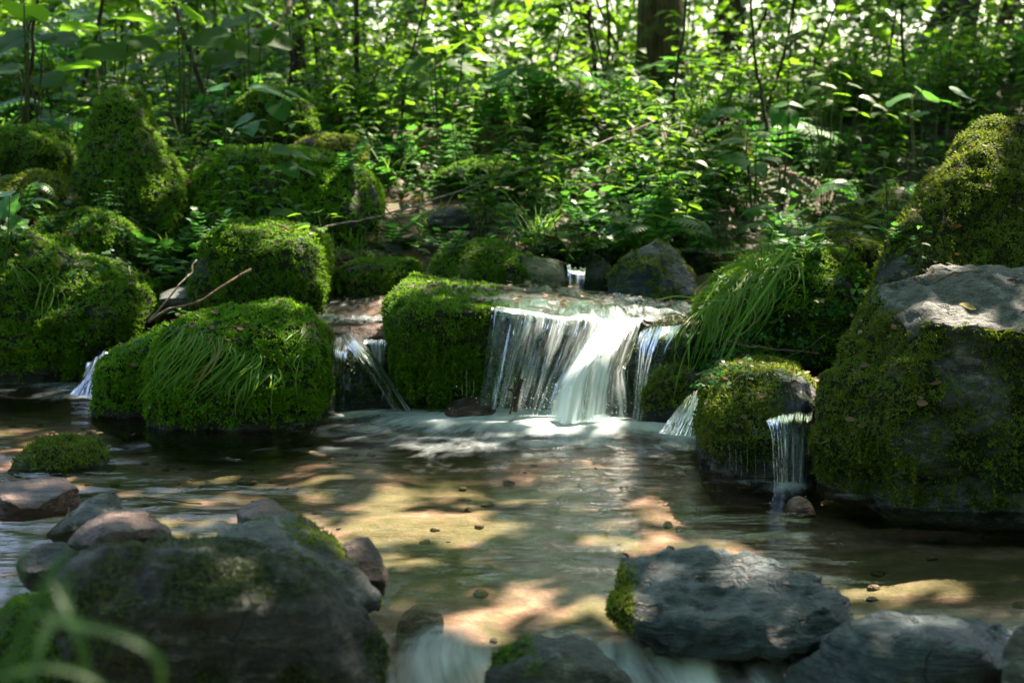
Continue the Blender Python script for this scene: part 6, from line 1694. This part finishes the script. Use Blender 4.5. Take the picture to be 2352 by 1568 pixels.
big_plant('large_leaved_plant', 'broad-leaved plant below the tall dark grass on the right slope', (2130, 330), [(2070, 225, 60, 180), (2130, 215, 70, 40), (2180, 235, 60, 0), (2100, 260, 60, -80), (2210, 215, 70, 20)], 'round', M_LEAF_COOL, 7.6, .004, 12)
big_plant('large_leaved_plant', 'big toothed leaf plant peeping in at the left edge above the shaggy boulder', (-30, 560), [(10, 480, 110, -60, -.6), (-10, 450, 110, 170), (40, 515, 70, -40, -.8)], 'lobed', M_LEAF_COOL, 5.8, .004, 13)
big_plant('small_plant', 'small leafy sprig growing on the tall pointed boulder', (2118, 625, 1), [(2100, 545, 22, 180), (2130, 530, 24, 20), (2098, 565, 22, 190), (2125, 560, 24, 0), (2112, 520, 20, 90), (2120, 590, 18, -40)], 'oval', M_LEAF_COOL, 4.75, .0016, 14)
big_plant('small_plant', 'single flat-topped leaf on a thin stalk over the bright green boulder', (412, 790, 1), [(395, 716, 22, 180, 0), (420, 714, 22, 0, 0), (408, 720, 20, -90, -.1), (410, 708, 18, 90, 0)], 'oval', M_GRASS, 5.12, .0015, 15)
big_plant('beech_branch', 'sunlit leafy spray hanging before the right wood', (1900, 330), [(1850, 150, 46, 170), (1880, 170, 44, 200), (1900, 195, 46, 10), (1940, 170, 46, 30), (1870, 205, 44, 190), (1930, 215, 44, -20), (1960, 195, 44, 20), (1990, 225, 44, 0), (1900, 235, 40, 200), (1950, 250, 44, -40), (1985, 262, 40, 10), (2020, 245, 40, 10), (2010, 165, 40, 40), (1830, 180, 40, 180), (1860, 235, 40, 190), (2050, 265, 40, -10)], 'oval', M_LEAF_TREE, 7.6, .003, 16, 'branch')
# ferns of their own
def fern_at(label, px, py, d, specs, seed, on_rock=False):
    g = np.random.default_rng(seed)
    p0 = P(px, py, d)
    base = np.array([p0[0], p0[1], p0[2] if on_rock else float(ground(p0[0], p0[1]))])
    o = thing('fern', label, 'fern', base)
    for (a, L, lift) in specs:
        st, lv = Bag(), Leaves()
        frond(st, lv, (0, 0, 0), R(a), L, lift, g, 17)
        fr = link('frond', lv.mesh('frond', M_LEAF_COOL), o, kind='stuff')
        link('stalk', st.mesh('stalk', M_STEM), fr)
fern_at('bright fern frond catching the sun at the left edge', 45, 520, 6.05, [(-20, .17, .9), (30, .14, .7), (160, .15, .8)], 5, True)
fern_at('broad fern with drooping fronds in the shade of the right slope', 2010, 400, 7.2, [(190, .34, .75), (150, .3, .9), (-20, .36, .7), (-70, .3, .8), (240, .32, .6), (40, .3, .8)], 6)
fern_at('soft fern at the right end of the green herb bank', 1830, 480, 6.7, [(200, .3, .5), (170, .26, .8), (-10, .28, .6), (-60, .26, .5), (250, .26, .5)], 7)
fern_at('low fern in front of the wedge-shaped rock', 1960, 480, 6.9, [(180, .3, .4), (-10, .3, .4), (230, .26, .3), (-50, .25, .3)], 8)
# clover on the grassy boulder: each leaf a part
g = np.random.default_rng(91)
cm = [make_mesh('leaf', CLOVER[0], CLOVER[1], M_LEAF_COOL, True, {'rnd': np.full(len(CLOVER[0]), r)}) for r in (.15, .5, .85)]
def clover(label, zones, s0, s1, seed):
    g = np.random.default_rng(seed)
    first, _ = hit(*zones[0][4:6])
    o = thing('clover', label, 'plant', first)
    for (x0, x1, y0, y1, sx, sy, n) in zones:
        for k in range(n):
            q, nn = hit(g.uniform(x0, x1), g.uniform(y0, y1))
            if q[1] > 6.6: continue
            c = q + nn * g.uniform(.015, .035)
            dirn = rand_dir(1, g, -.6, 0)[0]
            rm = rot_axes(dirn[None], nrm((nn + np.array([0, -.2, .5]) + g.normal(0, .25, 3))[None]))[0]
            lo = link('leaf', cm[int(g.integers(0, 3))], o)
            lo.matrix_local = Matrix.Translation(Vector(c - first)) @ Matrix(rm.tolist()).to_4x4() @ Matrix.Scale(g.uniform(s0, s1), 4)
clover('clover leaves trailing down the left side of the grassy boulder', [(1600, 1720, 700, 900, 1660, 800, 90), (1640, 1800, 640, 760, 1700, 700, 50)], .016, .028, 5)
clover('clover leaves on the shady right part of the grassy boulder', [(1860, 1985, 640, 740, 1920, 680, 34), (1720, 1860, 760, 830, 1780, 800, 10)], .016, .03, 6)
clover('small leaves growing on the mossy boulder below the cone-shaped one', [(150, 320, 540, 640, 230, 600, 30)], .014, .03, 7)
# small herbs rooted in the moss of the boulders
for i, (px, py, kind, s, where) in enumerate([(150, 545, 'pinnate', .7, 'of the boulder below the cone, left one'), (250, 520, 'whorl', .7, 'of the boulder below the cone, right one'), (40, 570, 'pinnate', .6, 'on the shaggy left boulder, far left'), (200, 640, 'round', .5, 'on the shaggy left boulder, lower right'),
                                              (480, 545, 'pinnate', .6, 'at the left edge of the squarish boulder'), (735, 560, 'round', .6, 'at the right edge of the squarish boulder'), (560, 400, 'whorl', .8, 'on the broad mossy mound, left one'), (800, 400, 'pinnate', .8, 'on the broad mossy mound, right one'),
                                              (1840, 600, 'pinnate', .7, 'on the crown of the grassy boulder'), (1930, 610, 'round', .7, 'on the right shoulder of the grassy boulder'), (1770, 640, 'whorl', .6, 'behind the grass tuft of the grassy boulder'), (430, 400, 'ovate', .7, 'between cone-shaped boulder and broad mound'),
                                              (1030, 580, 'pinnate', .6, 'on the long rock behind the ledge'), (940, 610, 'round', .7, 'on the dark bank rock'), (2060, 560, 'pinnate', .5, 'on the lower left slope of the tall pointed boulder')]):
    q, nn = hit(px, py)
    o = put_plant(kind, i, q - nn * .005, i * 1.7, s, 0.0)
    o['label'] = HERB[kind][1].split(' in ')[0].split(' on ')[0].replace('with paired oval leaves', '').strip().replace('  ', ' ').split(' with')[0] + ' rooted in moss ' + where
    o['group'] = 'small herbs rooted in the moss'
# single leaves and flowers
def fallen(label, px, py, size, mat, seed, tmpl=DEAD):
    q, nn = hit(px, py)
    g = np.random.default_rng(seed)
    rm = rot_axes(rand_dir(1, g, -.1, .1), nrm((nn + UP * .5)[None]))[0]
    me = make_mesh('fallen_leaf', tmpl[0] * size, tmpl[1], mat, True, {'rnd': np.full(len(tmpl[0]), g.random())})
    o = thing('fallen_leaf', label, 'leaf', q + nn * .008, data=me)
    o.rotation_euler = Matrix(rm.tolist()).to_euler()
fallen('yellow leaf lying on the flat top of the huge grey boulder', 2240, 714, .05, M_LITTER_Y, 1)
fallen('yellow leaf hanging in the green herb bank', 1525, 490, .085, M_LITTER_Y, 2, LOBED)
fallen('orange leaf on the round dripping rock', 1845, 862, .02, M_LITTER, 3)
fallen('brown leaf in the moss of the bright green boulder', 435, 752, .035, M_LITTER, 4)
fallen('pale brown leaf on the slab under the squarish boulder', 455, 668, .04, M_LITTER, 5)
fallen('yellow leaf in the litter left of the slab', 385, 600, .05, M_LITTER_Y, 6)
fallen('reddish leaf on the mossy left corner of the waterfall ledge', 960, 668, .03, M_LITTER, 7)
def flower_proto(seed):
    g = np.random.default_rng(seed); b = Bag()
    v, q, c = tube(catmull([np.zeros(3), np.array([.01, 0, .12]), np.array([.015, .01, .22])], 6), np.linspace(.0018, .001, 6), 5); b.add(v, q, c)
    st = b.mesh('stem', M_STEM); lv = Leaves()
    for h in range(4):
        c0 = np.array([.015, .01, .22]) + g.normal(0, .013, 3)
        a = np.arange(5) * 1.2566 + g.uniform(0, 3)
        lv.add(OVAL4, np.repeat(c0[None], 5, 0), np.stack([np.cos(a), np.sin(a), np.full(5, .3)], 1), UP, .011, g=g)
    return st, lv.mesh('petals', M_PETAL)
FL = [flower_proto(s) for s in (1, 2, 3)]
for i, (px, py, d, lab) in enumerate([(268, 200, 7.4, 'above the tip of the cone-shaped boulder'), (258, 215, 7.4, 'left of the tip of the cone-shaped boulder'), (60, 300, 7.3, 'over the round left boulder'), (945, 300, 7.9, 'in the sunny litter, left one'), (975, 325, 7.8, 'in the sunny litter, lower one'), (1040, 310, 7.9, 'in the sunny litter, right one'),
                                      (1330, 420, 7.2, 'right of the pale branch'), (1395, 340, 7.6, 'below the far sunlit boulder'), (1460, 400, 7.2, 'in the middle of the herb bank'), (1650, 510, 6.6, 'at the right end of the herb bank'), (1690, 520, 6.6, 'by the upper stream'), (1650, 470, 6.8, 'high in the right herb bank'), (1795, 300, 7.5, 'right of the mossy stump'), (870, 415, 7.1, 'beside the broad mossy mound'),
                                      (2170, 250, 8.0, 'on the right slope under the leaning trees'), (455, 305, 7.2, 'between the cone-shaped boulder and the heart-leaved plant')]):
    q = P(px, py, d); zg = float(ground(q[0], q[1]))
    st, pe = FL[i % 3]
    o = thing('wild_flower', 'pale pinkish wild flower ' + lab, 'flower', (q[0], q[1], max(zg, q[2] - .22)), 'pale wild flowers')
    o.rotation_euler = (0, 0, i * 1.3); s = 1.0 + .3 * ((i * 7) % 3)
    o.scale = (s, s, s)
    link('stem', st, o); link('petals', pe, o, kind='stuff')
# pebbles on the bed of the pool and stones on the bank
def stone_proto(seed):
    bm = bmesh.new(); bmesh.ops.create_icosphere(bm, subdivisions=2, radius=1.0)
    me = bpy.data.meshes.new('tmp'); bm.to_mesh(me); bm.free()
    v, t, n = mesh_arrays(me); bpy.data.meshes.remove(me)
    g = np.random.default_rng(seed)
    v = v * np.array([1, g.uniform(.6, .9), g.uniform(.4, .65)])
    for k in range(4):
        q = nrm(g.normal(0, 1, 3)[None])[0]; pr = v @ q; lim = pr.max() * g.uniform(.6, .85)
        v = v - np.maximum(pr - lim, 0)[:, None] * q
    v = v + nrm(v) * (fbm(v * 1.7 + seed, 2, seed) * .12)[:, None]
    return v, t
SPR = [stone_proto(s) for s in range(6)]
g = np.random.default_rng(93)
V, T, n = [], [], 0
for k in range(240):
    y = g.uniform(3.15, 5.6); x = g.uniform(-2.2, 1.6)
    z = float(ground(x, y))
    if z > -.02: continue
    v, t = SPR[k % 6]
    s = g.uniform(.006, .022) * (1 + (g.random() < .05) * 1.0)
    a = g.uniform(0, 6.28); c, s_ = math.cos(a), math.sin(a)
    v2 = v * s; v2 = np.stack([v2[:, 0] * c - v2[:, 1] * s_, v2[:, 0] * s_ + v2[:, 1] * c, v2[:, 2]], 1) + np.array([x, y, z + s * .15])
    V.append(v2); T.append(t + n); n += len(v2)
thing('pebbles', 'brownish pebbles scattered over the pool bed', 'pebbles', kind='stuff', data=make_mesh('pebbles', np.vstack(V), np.vstack(T), ROCK['bed'], True, {'moss': np.zeros(n)}))
SM = [[make_mesh('bank_stone', v, t, ROCK[m_], True, {'moss': np.zeros(len(v))}) for m_ in ('grey', 'olive', 'brown', 'dark')] for v, t in SPR]
BANK = [(350, 590, 28, 'beside the mossy boulder below the cone-shaped one'), (395, 575, 22, 'in the gap left of the squarish boulder, upper one'), (430, 610, 26, 'in the gap left of the squarish boulder, middle one'), (380, 640, 30, 'in the gap left of the squarish boulder, lower one'), (425, 645, 22, 'against the left foot of the squarish boulder'), (345, 650, 20, 'at the right end of the shaggy left boulder'),
        (800, 600, 30, 'behind the squarish boulder at the bank'), (850, 580, 26, 'in the litter above the dark bank rock'), (905, 575, 34, 'above the dark bank rock'), (935, 560, 26, 'left of the dark bare bank stone'), (985, 575, 26, 'below the dark bare bank stone'), (1130, 545, 24, 'in the grass above the long mossy rock'), (900, 530, 22, 'in the bare litter under the long branch'), (840, 515, 20, 'close under the long branch'),
        (770, 690, 26, 'at the water behind the left cascade'), (830, 670, 30, 'at the water edge below the dark bank rock'), (790, 655, 24, 'at the right foot of the squarish boulder'), (1660, 560, 28, 'at the far edge of the upper stream'), (1700, 540, 30, 'behind the upper stream, left one'), (1800, 530, 36, 'behind the upper stream, reddish flat one'), (1845, 545, 26, 'behind the upper stream, right one'), (1440, 560, 26, 'left of the pointed rock'), (1560, 560, 26, 'right behind the pointed rock'), (1610, 560, 24, 'under the right end of the herb bank'),
        (1390, 600, 22, 'between the thin trickle and the pointed rock'), (730, 705, 20, 'under the right edge of the squarish boulder'), (300, 960, 34, 'under water before the bright green boulder'), (250, 945, 30, 'at the left foot of the bright green boulder'), (2290, 1180, 26, 'in the dark under the huge boulder')]
for i, (px, py, sz, lab) in enumerate(BANK):
    p_ = None
    for d in np.arange(4.0, 9, .02):
        q = P(px, py, d)
        if q[2] < ground(q[0], q[1]): p_ = q; break
    if p_ is None: continue
    s = sz * p_[1] / FPX
    o = thing('bank_stone', 'small stone ' + lab, 'stone', p_ + np.array([0, 0, s * .12]), 'small stones along the bank', None, SM[i % 6][2 if 'reddish' in lab else i % 4])
    o.scale = (s, s, s * .95); o.rotation_euler = (g.normal(0, .2), g.normal(0, .2), g.uniform(0, 6.28))
# ------------------------------------------------------------------ which one is it: labels of the many plants by what they stand beside
LAND = [('the cone-shaped mossy boulder', 300, 300), ('the broad mossy mound', 680, 400), ('the far left mossy boulder', 640, 265), ('the squarish mossy boulder', 600, 560), ('the dark bare bank stone', 1040, 500), ('the low mossy hump', 1100, 395),
        ('the far sunlit mossy boulder', 1300, 250), ('the thick mossy tree', 1525, 190), ('the yellowish mossy stump', 1690, 360), ('the pointed blue-grey rock', 1500, 570), ('the yellow hanging leaf', 1525, 490), ('the wedge-shaped rock', 2000, 465),
        ('the slanting tree', 2110, 170), ('the tall pointed boulder', 2240, 330), ('the dark slim tree', 683, 150), ('the slim bent stem', 818, 190), ('the round left boulder', 80, 340), ('the dark top trunk', 1078, 130), ('the upper stream', 1760, 555),
        ('the bright gap tree', 1325, 140), ('the long pale branch', 960, 470), ('the upright right tree', 2215, 130), ('the crooked left stem', 75, 200), ('the broad shady fern', 2010, 360), ('the broad-leaved stump plant', 1780, 400)]
HEAD = {'woodland_herb': 'narrow-leaved whorled herb', 'leafy_herb': 'upright oval-leaved herb', 'feathery_herb': 'low feathery herb', 'broadleaf_herb': 'round-leaved herb', 'fern': 'green fern', 'grass_tuft': 'thin grass tuft', 'sapling': 'slender leafy sapling'}
ORD = ['nearest to it', 'second nearest to it', 'third nearest to it', 'fourth nearest to it', 'fifth nearest to it', 'sixth nearest to it', 'seventh nearest to it', 'eighth nearest to it']
sets = {}
for o in list(COL.objects):
    if o.parent is None and 'group' in o and o.name.split('.')[0] in HEAD and o['group'].split()[-1] in ('bank', 'stream'):
        x, y, z = o.location
        z += .12 if 'sapling' not in o.name else .8
        # picture place
        dx, dy, dz = x, y, z - CAM_H
        f_ = dy * CT - dz * ST; u_ = dy * ST + dz * CT
        px, py = 1176 + FPX * dx / f_, 784 - FPX * u_ / f_
        best = min(LAND, key=lambda L: (L[1] - px) ** 2 + ((L[2] - py) * 1.3) ** 2)
        ax, ay = px - best[1], py - best[2]
        rel = ('right of ' if ax > 0 else 'left of ') if abs(ax) > abs(ay) * 1.2 else ('below ' if ay > 0 else 'above ')
        sets.setdefault((o.name.split('.')[0], rel + best[0]), []).append((math.hypot(ax, ay), o))
for (nm, where), L in sets.items():
    L.sort(key=lambda t: t[0])
    for k, (_, o) in enumerate(L):
        o['label'] = HEAD[nm] + ' ' + where + (', ' + ORD[k] if k < len(ORD) and len(L) > 1 else (', farther out' if len(L) > 1 else ''))
